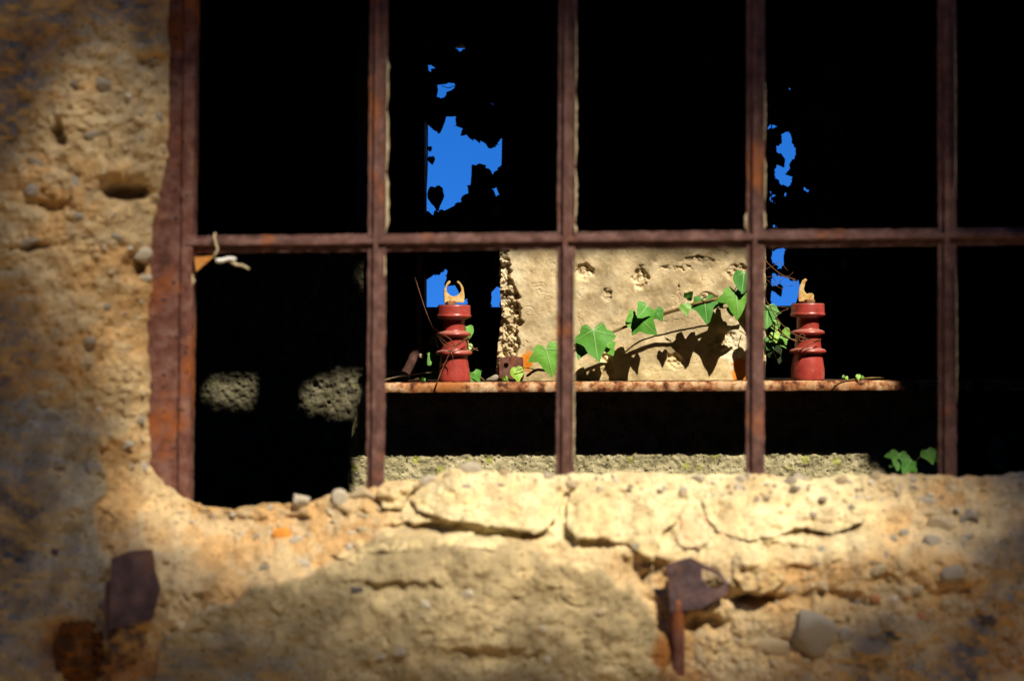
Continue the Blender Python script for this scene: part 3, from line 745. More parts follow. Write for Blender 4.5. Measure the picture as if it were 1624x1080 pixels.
# upper back wall with two openings to the sky
DF = 4.92
yf = DF + CAM_Y
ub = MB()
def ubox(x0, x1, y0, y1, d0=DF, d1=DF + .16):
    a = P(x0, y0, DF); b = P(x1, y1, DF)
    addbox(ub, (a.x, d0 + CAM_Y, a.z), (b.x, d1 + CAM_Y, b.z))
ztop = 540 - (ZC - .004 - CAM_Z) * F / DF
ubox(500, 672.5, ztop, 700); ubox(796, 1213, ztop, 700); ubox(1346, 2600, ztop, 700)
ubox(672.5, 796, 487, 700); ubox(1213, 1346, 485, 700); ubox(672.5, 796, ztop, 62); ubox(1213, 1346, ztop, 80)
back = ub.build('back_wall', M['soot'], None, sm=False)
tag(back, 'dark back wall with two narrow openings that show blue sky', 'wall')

# concrete pier between the openings
def pier_col(X, Y):
    c = np.ones(X.shape + (3,))
    n = fbm(X / 26, Y / 22, 400, 4)[..., None]
    c *= 1 + .22 * n
    yel = sstep((Y - 520) / 80)[..., None] * .8
    c = c * (1 - yel) + c * np.array((1.12, 1.1, .95)) * yel
    gr = sstep((440 - Y + 18 * fbm(X / 30, Y / 30, 404, 3)) / 40)[..., None] * sstep((X - 985) / 60)[..., None]
    c = c * (1 - .35 * gr)
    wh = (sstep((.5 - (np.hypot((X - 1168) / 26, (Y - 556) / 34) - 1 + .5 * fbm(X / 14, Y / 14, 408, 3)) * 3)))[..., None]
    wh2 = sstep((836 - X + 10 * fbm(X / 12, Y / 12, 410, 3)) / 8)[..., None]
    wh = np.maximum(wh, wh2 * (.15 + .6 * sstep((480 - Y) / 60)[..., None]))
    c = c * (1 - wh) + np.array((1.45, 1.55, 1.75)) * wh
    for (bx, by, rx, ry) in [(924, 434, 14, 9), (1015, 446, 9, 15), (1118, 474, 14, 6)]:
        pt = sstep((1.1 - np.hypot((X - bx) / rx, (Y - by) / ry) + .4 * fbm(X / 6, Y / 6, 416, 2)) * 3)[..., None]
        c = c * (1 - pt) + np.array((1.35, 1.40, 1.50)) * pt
    q = sstep((1 - np.hypot((X - 1180) / 24, (Y - 596) / 34) + .3 * fbm(X / 12, Y / 12, 412, 3)) * 3)[..., None]
    q2 = sstep((1 - np.hypot((X - 836) / 11, (Y - 572) / 16) + .4 * fbm(X / 9, Y / 9, 414, 3)) * 3)[..., None]
    q = np.maximum(q, q2)
    c = c * (1 - q) + np.array((1.25, .52, .09)) * q
    return c
def pier_sheet():
    edge = rough_poly([(790, 380), (794, 420), (793, 460), (796, 490), (792, 520), (788, 560), (786, 612), (1214, 612), (1216, 560), (1213, 480), (1215, 380)], 4, 1.2, 12)
    X, Y = np.meshgrid(np.arange(776, 1228, 1.1), np.arange(376, 616, 1.1))
    dp = np.full(X.shape, D) - .0013 * fbm(X / 38, Y / 34, 430, 3, .5) - .00035 * fbm(X / 5, Y / 5, 436, 2)
    for (bx, by, rx, ry, a) in [(926, 431, 15, 12, .0085), (1016, 442, 12, 19, .0085), (963, 468, 8, 10, .004), (1120, 472, 17, 7, .006), (1168, 432, 16, 14, .006), (1077, 460, 2.5, 14, .003), (1072, 425, 28, 4, .003), (1110, 412, 30, 5, .003), (1150, 545, 26, 20, .004), (960, 568, 12, 8, .006), (1068, 572, 14, 12, .006)]:
        q = ((X - bx + 3 * vnoise(X / 7, Y / 7, 440)) / rx) ** 2 + ((Y - by + 3 * vnoise(X / 7, Y / 7, 441)) / ry) ** 2
        pit = np.exp(-q ** 4)
        dp = dp + a * pit + .003 * pit * fbm(X / 5, Y / 5, 442, 3)
    # broken left arris: a band of rubble deeper than the plaster
    lim = 826 + 9 * fbm(Y / 22, X * 0 + 3.3, 450, 4) - 16 * sstep((470 - Y) / 30)
    band = sstep((lim - X) / 3.5)
    dp = dp + band * (.011 + .009 * fbm(X / 9, Y / 9, 452, 4, .6))
    cr = np.abs(fbm(X / 60 + 4, Y / 40, 460, 4))
    dp = dp + .0018 * np.exp(-(cr / .014) ** 2)
    s_, c1, c2 = poly_sd(X, Y, edge)
    out = s_ > 0
    pu = np.where(out, c1 - (X - c1) * .1, X); pv = np.where(out, c2 - (Y - c2) * .1, Y)
    dp = dp + np.where(out, s_ * .014, 0)
    k_ = (s_[:-1, :-1] < 4) & (s_[1:, 1:] < 4) & (s_[1:, :-1] < 4) & (s_[:-1, 1:] < 4)
    V_ = np.stack([(pu - 812) * dp / F, dp + CAM_Y, CAM_Z - (pv - 540) * dp / F], -1)
    return link('concrete_pier', grid_mesh('concrete_pier', V_, k_, pier_col(X, Y), flip=True), M['pier'])
pier = pier_sheet()
tag(pier, 'sunlit tan plastered pier with pits between the two insulators', 'pier')
pk = MB(); addbox(pk, (P(800, 0, D).x, yb + .055, P(0, 611, D).z), (P(1206, 0, D).x, yf - .002, ZC - .004)); pk.build('pier_core', M['soot'], pier, sm=False)
for (sx, sy, sw, sh_, k) in [(801, 432, 15, 26, 'pale'), (800, 462, 14, 22, 'pale'), (803, 484, 16, 18, 'pale'), (816, 468, 16, 12, 'dark'), (810, 506, 18, 18, 'tan'), (821, 522, 16, 20, 'tan'), (804, 538, 18, 20, 'tan'), (822, 548, 16, 16, 'pale'), (800, 556, 16, 14, 'pale')]:
    stone(sx, sy, sw * 1.35, sh_ * 1.3, M['stone_' + k], pier, d=D + .020, proud=.30)
ip = plate([(792, 567), (812, 564), (829, 567), (831, 598), (815, 601), (792, 600)], D - .008, .010, (0, 0), M['rust_frame'], 'iron_plate', pier, hole=[(799, 576), (805, 575), (807, 580), (803, 584), (799, 582)])
ib = MB(); addbox(ib, P(794, 570, D + .004), P(828, 598, D + .03)); ib.build('iron_block', M['stone_dark'], pier, sm=False)

# rusted steel ledge (an angle) carrying the insulators
zt = P(0, 607, 4.19).z
DSH = 4.195
def ledge():
    V_ = []; n = 0
    x0, x1 = P(590, 0, DSH).x, P(2000, 0, DSH).x
    seg = 520
    prof = [(.40, .0), (.012, .0), (.006, -.0006), (.002, -.003), (.0, -.006), (.0, -.014), (.0006, -.021), (.003, -.0235), (.006, -.0225), (.006, -.006), (.40, -.006)]
    for i in range(seg + 1):
        t = i / seg
        for k, (dy, dz) in enumerate(prof):
            x = x0 + (x1 - x0) * t
            e = .0007 * vnoise(np.array([x * 120 + k * 7.]), np.array([k * 3.3]), 130)[0] + .0005 * vnoise(np.array([x * 420]), np.array([k * 5.3]), 131)[0]
            slope = -(x - x0) * -.0048
            V_.append((x, DSH + CAM_Y + dy + e, zt + dz + slope + e * .8))
    m_ = len(prof)
    Fc = [(i * m_ + k, (i + 1) * m_ + k, (i + 1) * m_ + (k + 1) % m_, i * m_ + (k + 1) % m_) for i in range(seg) for k in range(m_)]
    Fc += [tuple(range(m_))[::-1], tuple(range(seg * m_, (seg + 1) * m_))]
    bm = bmesh.new(); vs = [bm.verts.new(v) for v in V_]
    for f in Fc:
        fc = bm.faces.new([vs[i] for i in f])
        if len(f) == 4 and f[0] % m_ == 0 and f[2] % m_ == 1: fc.material_index = 1
    bmesh.ops.recalc_face_normals(bm, faces=bm.faces[:])
    me = bpy.data.meshes.new('steel_ledge'); bm.to_mesh(me); bm.free(); smooth(me)
    return link('steel_ledge', me, [M['shelf'], M['ledge_dirt']])
led = ledge()
tag(led, 'long rusty steel ledge with flaking paint carrying both red insulators', 'ledge')
def ledge_z(x):
    return zt + (x - P(590, 0, DSH).x) * .0048

# ------------------------------------------------------------------ insulators
def lathe(prof, sides=40):
    V_ = []; n = len(prof)
    for k in range(sides):
        th = 2 * math.pi * k / sides
        V_ += [(r_ * math.cos(th), r_ * math.sin(th), z_) for r_, z_ in prof]
    Fc = [(k * n + i, ((k + 1) % sides) * n + i, ((k + 1) % sides) * n + i + 1, k * n + i + 1) for k in range(sides) for i in range(n - 1)]
    return V_, Fc
DI = 4.245
q = DI / F
def insulator(px, py_base, prof_px, label, clamp, jitter):
    base = P(px, py_base, DI)
    base.z = ledge_z(base.x) + .0002
    t = empty('insulator', base, label, 'insulator', 'red ceramic insulators on the ledge')
    mb = MB(); V_, Fc = lathe([(r_ * q, z_ * q) for r_, z_ in prof_px]); mb.add([Vector(v) + base for v in V_], Fc)
    mb.build('body', M['glaze'], t)
    # dust lying on the upper faces of the rings and the cap
    top = prof_px[-1][1]
    mb = MB(); V_, Fc = lathe([(prof_px[-2][0] * q - .0004, top * q + .0004), (0.002, top * q + .0012)]); mb.add([Vector(v) + base for v in V_], Fc); mb.build('cap_dust', M['dust'], t)
    nb = MB(); V_, Fc = lathe([(0, top * q), (9 * q, top * q), (9 * q, (top + 4.5) * q), (7 * q, (top + 6) * q), (0, (top + 6) * q)], 6); nb.add([Vector(v) + base + Vector((clamp['nx'] * q, -.004, .0006)) for v in V_], Fc)
    nb.build('nut', M['nut'], t, sm=False)
    # clamp: a fork cut from thick plate
    bm = bmesh.new()
    vs = [bm.verts.new(base + Vector((x * q, -.006, (top + 1 + z) * q))) for x, z in rough_poly(clamp['poly'], 3.5, .7, 3 + int(px))]
    es = [bm.edges.new((vs[i], vs[(i + 1) % len(vs)])) for i in range(len(vs))]
    bmesh.ops.triangle_fill(bm, edges=es, use_beauty=True)
    ex = bmesh.ops.extrude_face_region(bm, geom=bm.faces[:])
    for v in [g_ for g_ in ex['geom'] if isinstance(g_, bmesh.types.BMVert)]: v.co.y += .012
    bmesh.ops.recalc_face_normals(bm, faces=bm.faces[:])
    bmesh.ops.rotate(bm, verts=bm.verts[:], cent=base, matrix=Matrix.Rotation(clamp.get('rot', 0), 3, 'Z'))
    me = bpy.data.meshes.new('clamp'); bm.to_mesh(me); bm.free(); smooth(me, False)
    o = link('clamp', me, M['brass'], t)
    bv = o.modifiers.new('bevel', 'BEVEL'); bv.width = .0009; bv.segments = 2; bv.limit_method = 'ANGLE'
    return t
PR = [(0, 0), (26, 0), (26.5, 1.5), (26.5, 5), (25, 16), (22.4, 34), (22, 40), (22.3, 41.6), (26.5, 42.3), (28.7, 43.6), (29.2, 45.5), (28.4, 47.6), (25.5, 49.2), (21.8, 50.2), (21.2, 51.5), (20.4, 60), (19.8, 69.5), (20, 71.2), (24.4, 72.0), (26.4, 73.4), (26.8, 75.2), (26, 77.2), (23, 79), (18.4, 80.2), (17.8, 82), (17.4, 97), (17.8, 98.6), (25.6, 100.6), (27.6, 102.6), (27.9, 104.6), (26.8, 106.2), (26.4, 107.5), (26.2, 119), (25.8, 120.6), (24.5, 121.5)]
def arc(cx_, cz_, r_, a0, a1, n):
    return [(cx_ + r_ * math.cos(R(a0 + (a1 - a0) * i / n)), cz_ + r_ * math.sin(R(a0 + (a1 - a0) * i / n))) for i in range(n + 1)]
fork = [(-15.5, 3), (15.5, 3), (16, 16), (14.5, 26), (10, 34), (6.5, 37.5), (4.5, 36.5)] + arc(-.5, 24, 11.5, 62, -242, 16) + [(-6, 36.8), (-8, 37.5), (-12.5, 32), (-15.5, 24), (-16, 14)]
i1 = insulator(720, 608, PR, 'red ceramic insulator under a complete forked yellow clamp, wrapped in dry tendrils, left opening', dict(poly=fork, nx=-5, rot=.12), 0)
half = [(-14, 2), (9, 2), (9.5, 13), (7, 15), (1, 15)] + arc(3, 22, 9, 250, 172, 6) + [(-4, 31), (-1, 36), (-4, 38.5), (-9, 35), (-13, 26), (-14.5, 12)]
PR2 = [(r_ * 1.0 + (1.5 if 3 < i < 6 else 0), z_) for i, (r_, z_) in enumerate(PR)]
i2 = insulator(1281, 605, PR2, 'red ceramic insulator under a broken half clamp, right of the sunlit pier', dict(poly=half, nx=2, rot=-.1), 1)

# ------------------------------------------------------------------ ivy
def leaf_outline(kind, r):
    if kind == 'lobed':
        hb = [(0, .0), (.07, .09), (.20, .20), (.35, .19), (.41, .06), (.42, -.02), (.55, -.10), (.69, -.25), (.56, -.31), (.40, -.37), (.31, -.47), (.24, -.64), (.11, -.84), (0, -1.0)]
    elif kind == 'mid':
        hb = [(0, .0), (.08, .07), (.24, .14), (.38, .08), (.48, -.06), (.54, -.24), (.42, -.38), (.32, -.52), (.20, -.74), (.08, -.92), (0, -1.0)]
    else:
        hb = [(0, .0), (.10, .07), (.26, .08), (.40, -.04), (.46, -.22), (.43, -.42), (.32, -.62), (.17, -.82), (.06, -.94), (0, -1.0)]
    j = lambda a: a * (1 + r.uniform(-.10, .10))
    rt = [(j(x), y * (1 + r.uniform(-.07, .07)) + r.uniform(-.012, .012)) for x, y in hb[1:-1]]
    lt = [(-j(x), y * (1 + r.uniform(-.07, .07)) + r.uniform(-.012, .012)) for x, y in hb[1:-1]]
    tip = (r.uniform(-.06, .06), -1.0)
    return [hb[0]] + rt + [tip] + lt[::-1]
def make_leaf(kind, seed, mats):
    r = random.Random(seed)
    ol = leaf_outline(kind, r)
    c = (0, -.22)
    cup = r.uniform(.10, .22); droop = r.uniform(.05, .22); ph = r.uniform(0, 6)
    def z(x, y):
        return -cup * x * x * 1.6 + cup * .3 * abs(x) - droop * y * y * .6 + .03 * math.sin(9 * x + ph) * math.sin(7 * y + ph)
    V_ = [Vector((c[0], c[1], z(*c)))]; n = len(ol)
    for s_ in (.36, .7, 1.0):
        V_ += [Vector((c[0] + (x - c[0]) * s_, c[1] + (y - c[1]) * s_, z(c[0] + (x - c[0]) * s_, c[1] + (y - c[1]) * s_))) for x, y in ol]
    Fc = [(0, 1 + (i + 1) % n, 1 + i) for i in range(n)]
    for k in range(2):
        a = 1 + k * n; b = a + n
        Fc += [(a + i, a + (i + 1) % n, b + (i + 1) % n, b + i) for i in range(n)]
    mb = MB(); mb.add(V_, Fc, 0)
    tips = [(0, -1)] + ([(.66, -.25), (-.66, -.25), (.33, .16), (-.33, .16)] if kind != 'heart' else [(.40, -.30), (-.40, -.30), (.3, .02), (-.3, .02)])
    for k, (tx, ty) in enumerate(tips):
        pv = []
        for i in range(6):
            t = i / 5 * .93; x, y = tx * t, ty * t
            pr = Vector((-ty, tx, 0)).normalized() * (.020 if k == 0 else .015) * (1 - .75 * t)
            zz = z(x, y) + .012
            pv += [Vector((x, y, zz)) + pr, Vector((x, y, zz)) - pr]
        mb.add(pv, [(2 * i, 2 * i + 1, 2 * i + 3, 2 * i + 2) for i in range(5)], 1)
    me = bpy.data.meshes.new('leaf')
    me.from_pydata([tuple(v) for v in mb.v], [], mb.f)
    me.polygons.foreach_set('material_index', mb.m); smooth(me)
    for m in mats: me.materials.append(m)
    return me, ol
LV = {}
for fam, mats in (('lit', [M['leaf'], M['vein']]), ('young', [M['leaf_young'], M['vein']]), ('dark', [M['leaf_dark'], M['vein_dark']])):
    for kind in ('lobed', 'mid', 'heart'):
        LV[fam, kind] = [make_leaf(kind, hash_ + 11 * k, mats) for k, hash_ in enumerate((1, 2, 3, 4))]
def leaf(parent, px, py, size, ang, d, fam='lit', kind='lobed', var=0, pitch=0., yaw=0., wide=1.0):
    """px, py: where the stalk joins the blade; size: blade length in photograph pixels; ang: turn of the tip from straight down (+ = to the right)"""
    me, ol = LV[fam, kind][var % 4]
    o = bpy.data.objects.new('leaf', me); C.objects.link(o)
    B = Matrix(((1, 0, 0), (0, 0, -1), (0, 1, 0)))          # blade x -> right, y -> up, z -> towards the window
    Mx = Matrix.Rotation(yaw, 3, 'Z') @ B @ Matrix.Rotation(R(ang), 3, 'Z') @ Matrix.Rotation(-pitch - (.22 if fam != 'dark' else 0), 3, 'X')
    s_ = size * d / F
    loc = P(px, py, d)
    o.parent = parent
    m4 = Mx.to_4x4()
    o.rotation_euler = m4.to_euler()
    o.location = loc - world_loc(parent)
    o.scale = (s_ * wide, s_, s_)
    return o
def vine(name, label, at, stems, petioles, m=None, cat='ivy', group=None):
    t = empty(name, at, label, cat, group)
    for k, (pts, r0, r1) in enumerate(stems):
        m1 = MB(); m1.tube([P(*p_) for p_ in pts], (r0, r1), 7, .12, k, 6); m1.build('stem', m or M['stem'], t)
    for (a, b, sag) in petioles:
        pa, pb_ = P(*a), P(*b)
        mid = (pa + pb_) / 2 + Vector((0, -.004, sag))
        m1 = MB(); m1.tube([pa, mid, pb_], (.0011, .0009), 5, 0, 0, 4); m1.build('leaf_stalk', m or M['stem'], t)
    return t
DV = D - .055
ivy = vine('ivy_vine', 'bright green ivy vine climbing rightwards across the sunlit pier', P(960, 530, DV),
           [([(836, 596, D - .04), (850, 587, D - .06), (872, 585, DV), (905, 560, DV - .01), (940, 540, DV), (985, 521, DV), (1025, 506, DV), (1065, 493, DV), (1110, 480, DV - .01), (1150, 472, DV), (1200, 462, DV)], 0.0030, .0034),
            ([(1000, 517, DV), (1030, 508, DV + .02), (1090, 490, DV + .02), (1160, 488, DV + .03)], .0014, .0012)],
           [((905, 560, DV), (866, 553, DV - .02), .004), ((940, 541, DV), (941, 527, DV - .02), .004), ((1025, 507, DV), (1030, 494, DV - .02), .003), ((1110, 480, DV), (1120, 472, DV - .02), .003), ((1150, 472, DV), (1168, 466, DV - .02), .003), ((1160, 470, DV), (1176, 440, DV - .02), .0), ((850, 587, DV), (818, 588, DV - .01), .006)])
for a in [(819, 583, 24, 8, DV, 'young', 'heart', 0, .1), (866, 553, 48, 14, DV - .02, 'lit', 'lobed', 0, .1), (941, 524, 54, 8, DV - .02, 'lit', 'lobed', 1, .05), (926, 545, 30, -20, DV, 'lit', 'mid', 2, .3), (962, 545, 26, 25, DV + .01, 'lit', 'mid', 1, .4),
          (1026, 486, 30, -40, DV - .02, 'lit', 'mid', 0, .4), (1015, 505, 42, 45, DV - .02, 'lit', 'lobed', 2, .3), (1040, 492, 22, 30, DV - .02, 'lit', 'mid', 3, .2), (999, 506, 18, 10, DV - .015, 'young', 'heart', 1, .1), (1008, 500, 22, -60, DV - .01, 'lit', 'mid', 1, .3),
          (1086, 483, 20, 10, DV - .02, 'young', 'mid', 2, .1), (1089, 473, 16, 140, DV - .01, 'lit', 'mid', 0, .3), (1117, 476, 40, 6, DV - .006, 'lit', 'lobed', 3, .05), (1137, 474, 20, 30, DV + .03, 'lit', 'mid', 2, .3), (1147, 472, 20, 60, DV + .03, 'lit', 'mid', 1, .2), (1159, 487, 17, 10, DV - .015, 'young', 'heart', 2, .1),
          (1167, 463, 46, 4, DV - .025, 'lit', 'lobed', 0, .05), (1180, 432, 36, -8, DV - .025, 'lit', 'heart', 1, .1), (1196, 452, 30, 30, DV + .02, 'lit', 'mid', 0, .2)]:
    leaf(ivy, *a[:5], fam=a[5], kind=a[6], var=a[7], pitch=a[8])
# cluster beside the right insulator
ri = vine('ivy_sprig', 'ivy sprig with small leaves hanging left of the right insulator', P(1230, 520, 4.24),
          [([(1190, 470, 4.28), (1212, 486, 4.25), (1222, 510, 4.24), (1240, 532, 4.23), (1262, 540, 4.21)], .002, .0016), ([(1214, 500, 4.25), (1218, 530, 4.25), (1228, 560, 4.26), (1236, 575, 4.27)], .0016, .001)], [])
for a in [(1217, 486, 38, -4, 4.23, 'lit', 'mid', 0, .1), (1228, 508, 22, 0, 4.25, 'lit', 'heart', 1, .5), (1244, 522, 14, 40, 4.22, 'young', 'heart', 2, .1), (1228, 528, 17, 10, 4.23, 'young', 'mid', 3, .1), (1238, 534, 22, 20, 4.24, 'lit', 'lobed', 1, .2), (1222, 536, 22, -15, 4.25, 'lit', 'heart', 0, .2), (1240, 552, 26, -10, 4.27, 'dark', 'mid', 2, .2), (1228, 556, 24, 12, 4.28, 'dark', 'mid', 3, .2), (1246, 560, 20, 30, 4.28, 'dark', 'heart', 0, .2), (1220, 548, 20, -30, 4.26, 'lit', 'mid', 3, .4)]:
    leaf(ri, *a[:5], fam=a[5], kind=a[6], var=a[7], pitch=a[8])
# leaves round the left insulator
li = vine('ivy_sprig', 'ivy sprig creeping on the ledge behind the left insulator', P(700, 600, 4.31),
          [([(655, 602, 4.30), (680, 598, 4.31), (720, 600, 4.33), (755, 596, 4.31), (768, 603, 4.28)], .0016, .0014), ([(742, 540, 4.27), (745, 556, 4.25), (757, 552, 4.24)], .0014, .0010), ([(745, 548, 4.26), (752, 553, 4.245), (758, 556, 4.24)], .0016, .001)], [])
for a in [(690, 564, 22, -35, 4.27, 'lit', 'mid', 0, .3), (684, 590, 22, 60, 4.28, 'lit', 'mid', 1, .5), (676, 600, 14, -60, 4.28, 'lit', 'heart', 2, .5), (741, 518, 22, 12, 4.28, 'lit', 'heart', 3, .3), (752, 590, 20, 30, 4.28, 'lit', 'mid', 2, .2), (748, 597, 16, -10, 4.28, 'lit', 'heart', 1, .2), (690, 535, 14, -30, 4.29, 'lit', 'heart', 0, .2), (744, 545, 16, -20, 4.27, 'young', 'heart', 1, .3), (797, 602, 14, 80, 4.27, 'young', 'heart', 2, .9), (805, 601, 12, -80, 4.27, 'young', 'mid', 2, .9)]:
    leaf(li, *a[:5], fam=a[5], kind=a[6], var=a[7], pitch=a[8])
rs = vine('ivy_shoot', 'thin ivy shoot with tiny leaves lying along the right end of the ledge', P(1360, 603, 4.2),
          [([(1322, 612, 4.188), (1336, 605, 4.195), (1362, 601, 4.20), (1392, 599, 4.22), (1420, 602, 4.25)], .0014, .0018)], [])
for a in [(1361, 594, 9, 0, 4.195, 'young', 'heart', 0, .1), (1342, 597, 6, 20, 4.195, 'young', 'heart', 1, .1), (1339, 596, 5, -60, 4.195, 'young', 'heart', 2, .1), (1366, 597, 6, 60, 4.195, 'lit', 'heart', 2, .1)]:
    leaf(rs, *a[:5], fam=a[5], kind=a[6], var=a[7], pitch=a[8])
# plants just inside the sill at lower right
s1 = vine('ivy_plant', 'three green ivy leaves rising behind the sill left of the last bar', P(1440, 770, 3.1),
          [([(1436, 800, 3.1), (1444, 765, 3.1), (1440, 745, 3.1), (1428, 722, 3.1)], .0014, .001), ([(1444, 765, 3.1), (1452, 732, 3.1), (1470, 720, 3.1), (1492, 706, 3.1)], .0012, .0009)], [])
for a in [(1426, 719, 34, -12, 3.08, 'lit', 'lobed', 0, .5), (1444, 731, 30, -40, 3.07, 'lit', 'lobed', 1, .3), (1470, 714, 26, 20, 3.08, 'lit', 'mid', 2, .3), (1480, 722, 18, 50, 3.1, 'lit', 'mid', 3, .3), (1418, 742, 22, -30, 3.1, 'lit', 'mid', 0, .3)]:
    leaf(s1, *a[:5], fam=a[5], kind=a[6], var=a[7], pitch=a[8])
s2 = vine('ivy_plant', 'dim ivy shoots inside the dark window right of the last bar', P(1585, 770, 3.3),
          [([(1586, 800, 3.3), (1584, 740, 3.3), (1582, 690, 3.3)], .0014, .001), ([(1510, 700, 3.4), (1530, 682, 3.4), (1556, 670, 3.4), (1584, 676, 3.4)], .0012, .0008)], [])
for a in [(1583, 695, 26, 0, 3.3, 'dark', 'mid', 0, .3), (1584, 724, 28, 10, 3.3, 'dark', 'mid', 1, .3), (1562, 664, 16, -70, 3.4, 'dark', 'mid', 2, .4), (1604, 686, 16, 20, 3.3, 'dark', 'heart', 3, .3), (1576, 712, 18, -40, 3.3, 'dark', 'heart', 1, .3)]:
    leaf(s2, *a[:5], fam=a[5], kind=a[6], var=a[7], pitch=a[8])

# ivy hanging over the two openings, backlit shade put into the leaf colour
def in_poly(X, Y, poly):
    ins_ = np.zeros(X.shape, bool); n = len(poly)
    for i in range(n):
        x0, y0 = poly[i]; x1, y1 = poly[(i + 1) % n]
        if y0 != y1: ins_ ^= ((y0 > Y) != (y1 > Y)) & (X < (x1 - x0) * (Y - y0) / (y1 - y0) + x0)
    return ins_
def curtain(name, label, x0, x1, y0, y1, skies, seed, hand, limit, stems):
    t = vine(name, label, P((x0 + x1) / 2, y1, DF + .2), stems, [], m=M['dry'])
    r = random.Random(seed)
    Xg, Yg = np.meshgrid(np.arange(x0 - 6, x1 + 7, 1.), np.arange(y0 - 6, y1 + 7, 1.))
    sky_ = np.zeros(Xg.shape, bool); small_ = sky_.copy()
    for s_ in skies:
        mk_ = in_poly(Xg, Yg, s_); sky_ |= mk_
        if mk_.sum() < 900: small_ |= mk_
    cov = sky_.copy()
    def outline(px, py, size, ang, kind, var, fam='dark'):
        ol = LV[fam, kind][var][1]; ca, sa = math.cos(R(ang)), math.sin(R(ang))
        return [(px + size * (x * ca - y * sa), py - size * (x * sa + y * ca)) for x, y in ol]
    cnt = 0
    for hd in hand:
        px, py, size, ang, kind, var = hd[:6]; wd_ = hd[6] if len(hd) > 6 else 1.
        d = DF + .03 + r.uniform(0, .03)
        leaf(t, px, py, size, ang, d, 'dark', kind, var, pitch=0, yaw=0, wide=wd_); cnt += 1
        if wd_ == 1: cov |= in_poly(Xg, Yg, outline(px, py, size, ang, kind, var))
    tries = 0
    while cnt < limit and tries < 5000:
        tries += 1
        un = np.argwhere(~cov)
        if len(un) < 12: break
        iy, ix = un[r.randrange(len(un))]
        best = None
        for k in range(10):                                   # of several leaves that could hang here take the one that hides most
            size = r.uniform(30, 66) if k < 6 else r.uniform(12, 28)
            kind = r.choice(['mid', 'heart', 'heart', 'lobed']); var = r.randrange(4); ang = r.gauss(0, 50) if k % 3 else r.uniform(-180, 180)
            ca, sa = math.cos(R(ang)), math.sin(R(ang)); f_ = r.uniform(.1, .6)
            px = Xg[iy, ix] - size * f_ * sa; py = Yg[iy, ix] - size * f_ * ca
            ol = outline(px, py, size, ang, kind, var)
            xs = [p_[0] for p_ in ol]; ys = [p_[1] for p_ in ol]
            a0 = max(0, int(min(xs) - x0 + 5)); a1 = int(max(xs) - x0 + 8); b0 = max(0, int(min(ys) - y0 + 5)); b1 = int(max(ys) - y0 + 8)
            if a1 <= a0 or b1 <= b0: continue
            mk = in_poly(Xg[b0:b1, a0:a1], Yg[b0:b1, a0:a1], ol)
            over = (mk & sky_[b0:b1, a0:a1]).sum(); tiny = (mk & small_[b0:b1, a0:a1]).sum()
            if over > .07 * mk.sum() + 2 or tiny > 2: continue
            sc_ = (mk & ~cov[b0:b1, a0:a1]).sum() - 1.2 * over + .10 * mk.sum()
            if best is None or sc_ > best[0]: best = (sc_, px, py, size, ang, kind, var, (b0, b1, a0, a1), mk)
        if best is None: cov[iy, ix] = True
        else:
            _, px, py, size, ang, kind, var, (b0, b1, a0, a1), mk = best
            leaf(t, px, py, size, ang, DF + r.uniform(.02, .14), 'dark', kind, var, pitch=r.uniform(-.06, .12), yaw=r.uniform(-.1, .1))
            cov[b0:b1, a0:a1] |= mk; cnt += 1
    return t
SKY_L = [[(672, 150), (680, 194), (696, 212), (700, 197), (706, 182), (718, 184), (738, 188), (733, 202), (727, 215), (741, 216), (765, 228), (778, 239), (790, 226), (798, 200), (798, 262), (788, 268), (786, 278), (778, 272), (773, 264), (766, 260), (748, 264), (750, 280), (742, 296), (749, 298), (736, 312), (721, 325), (722, 337), (712, 338), (706, 332), (690, 338), (668, 347)],
         [(668, 442), (690, 435), (703, 432), (711, 426), (708, 445), (712, 470), (708, 492), (668, 492)], [(710, 452), (728, 452), (738, 470), (741, 492), (706, 492)], [(780, 464), (786, 458), (798, 458), (798, 496), (780, 496)],
         [(679, 108), (684, 103), (687, 107), (681, 112)], [(698, 135), (722, 134), (716, 142), (706, 149), (698, 147)], [(691, 154), (700, 152), (701, 156)], [(722, 74), (736, 73), (737, 79), (724, 78)], [(778, 165), (783, 165), (781, 169)], [(776, 186), (783, 190), (782, 193)], [(770, 311), (779, 300), (786, 296), (788, 306), (785, 314), (776, 314)]]
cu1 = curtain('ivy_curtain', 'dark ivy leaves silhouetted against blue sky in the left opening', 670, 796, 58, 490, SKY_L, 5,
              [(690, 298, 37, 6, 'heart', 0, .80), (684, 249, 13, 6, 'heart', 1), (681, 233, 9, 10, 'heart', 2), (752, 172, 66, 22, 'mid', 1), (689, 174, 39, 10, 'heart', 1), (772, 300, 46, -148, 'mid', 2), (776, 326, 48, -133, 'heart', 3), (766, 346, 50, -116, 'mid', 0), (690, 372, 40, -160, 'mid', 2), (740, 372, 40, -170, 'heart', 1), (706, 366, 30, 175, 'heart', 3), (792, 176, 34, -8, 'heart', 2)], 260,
              [([(676, 60, DF + .1), (678, 240, DF + .06), (674, 340, DF + .05)], .002, .001), ([(796, 60, DF + .12), (797, 240, DF + .08), (790, 330, DF + .06), (770, 420, DF + .05)], .002, .002), ([(700, 136, DF + .05), (711, 140, DF + .05), (722, 136, DF + .05)], .001, .001)])
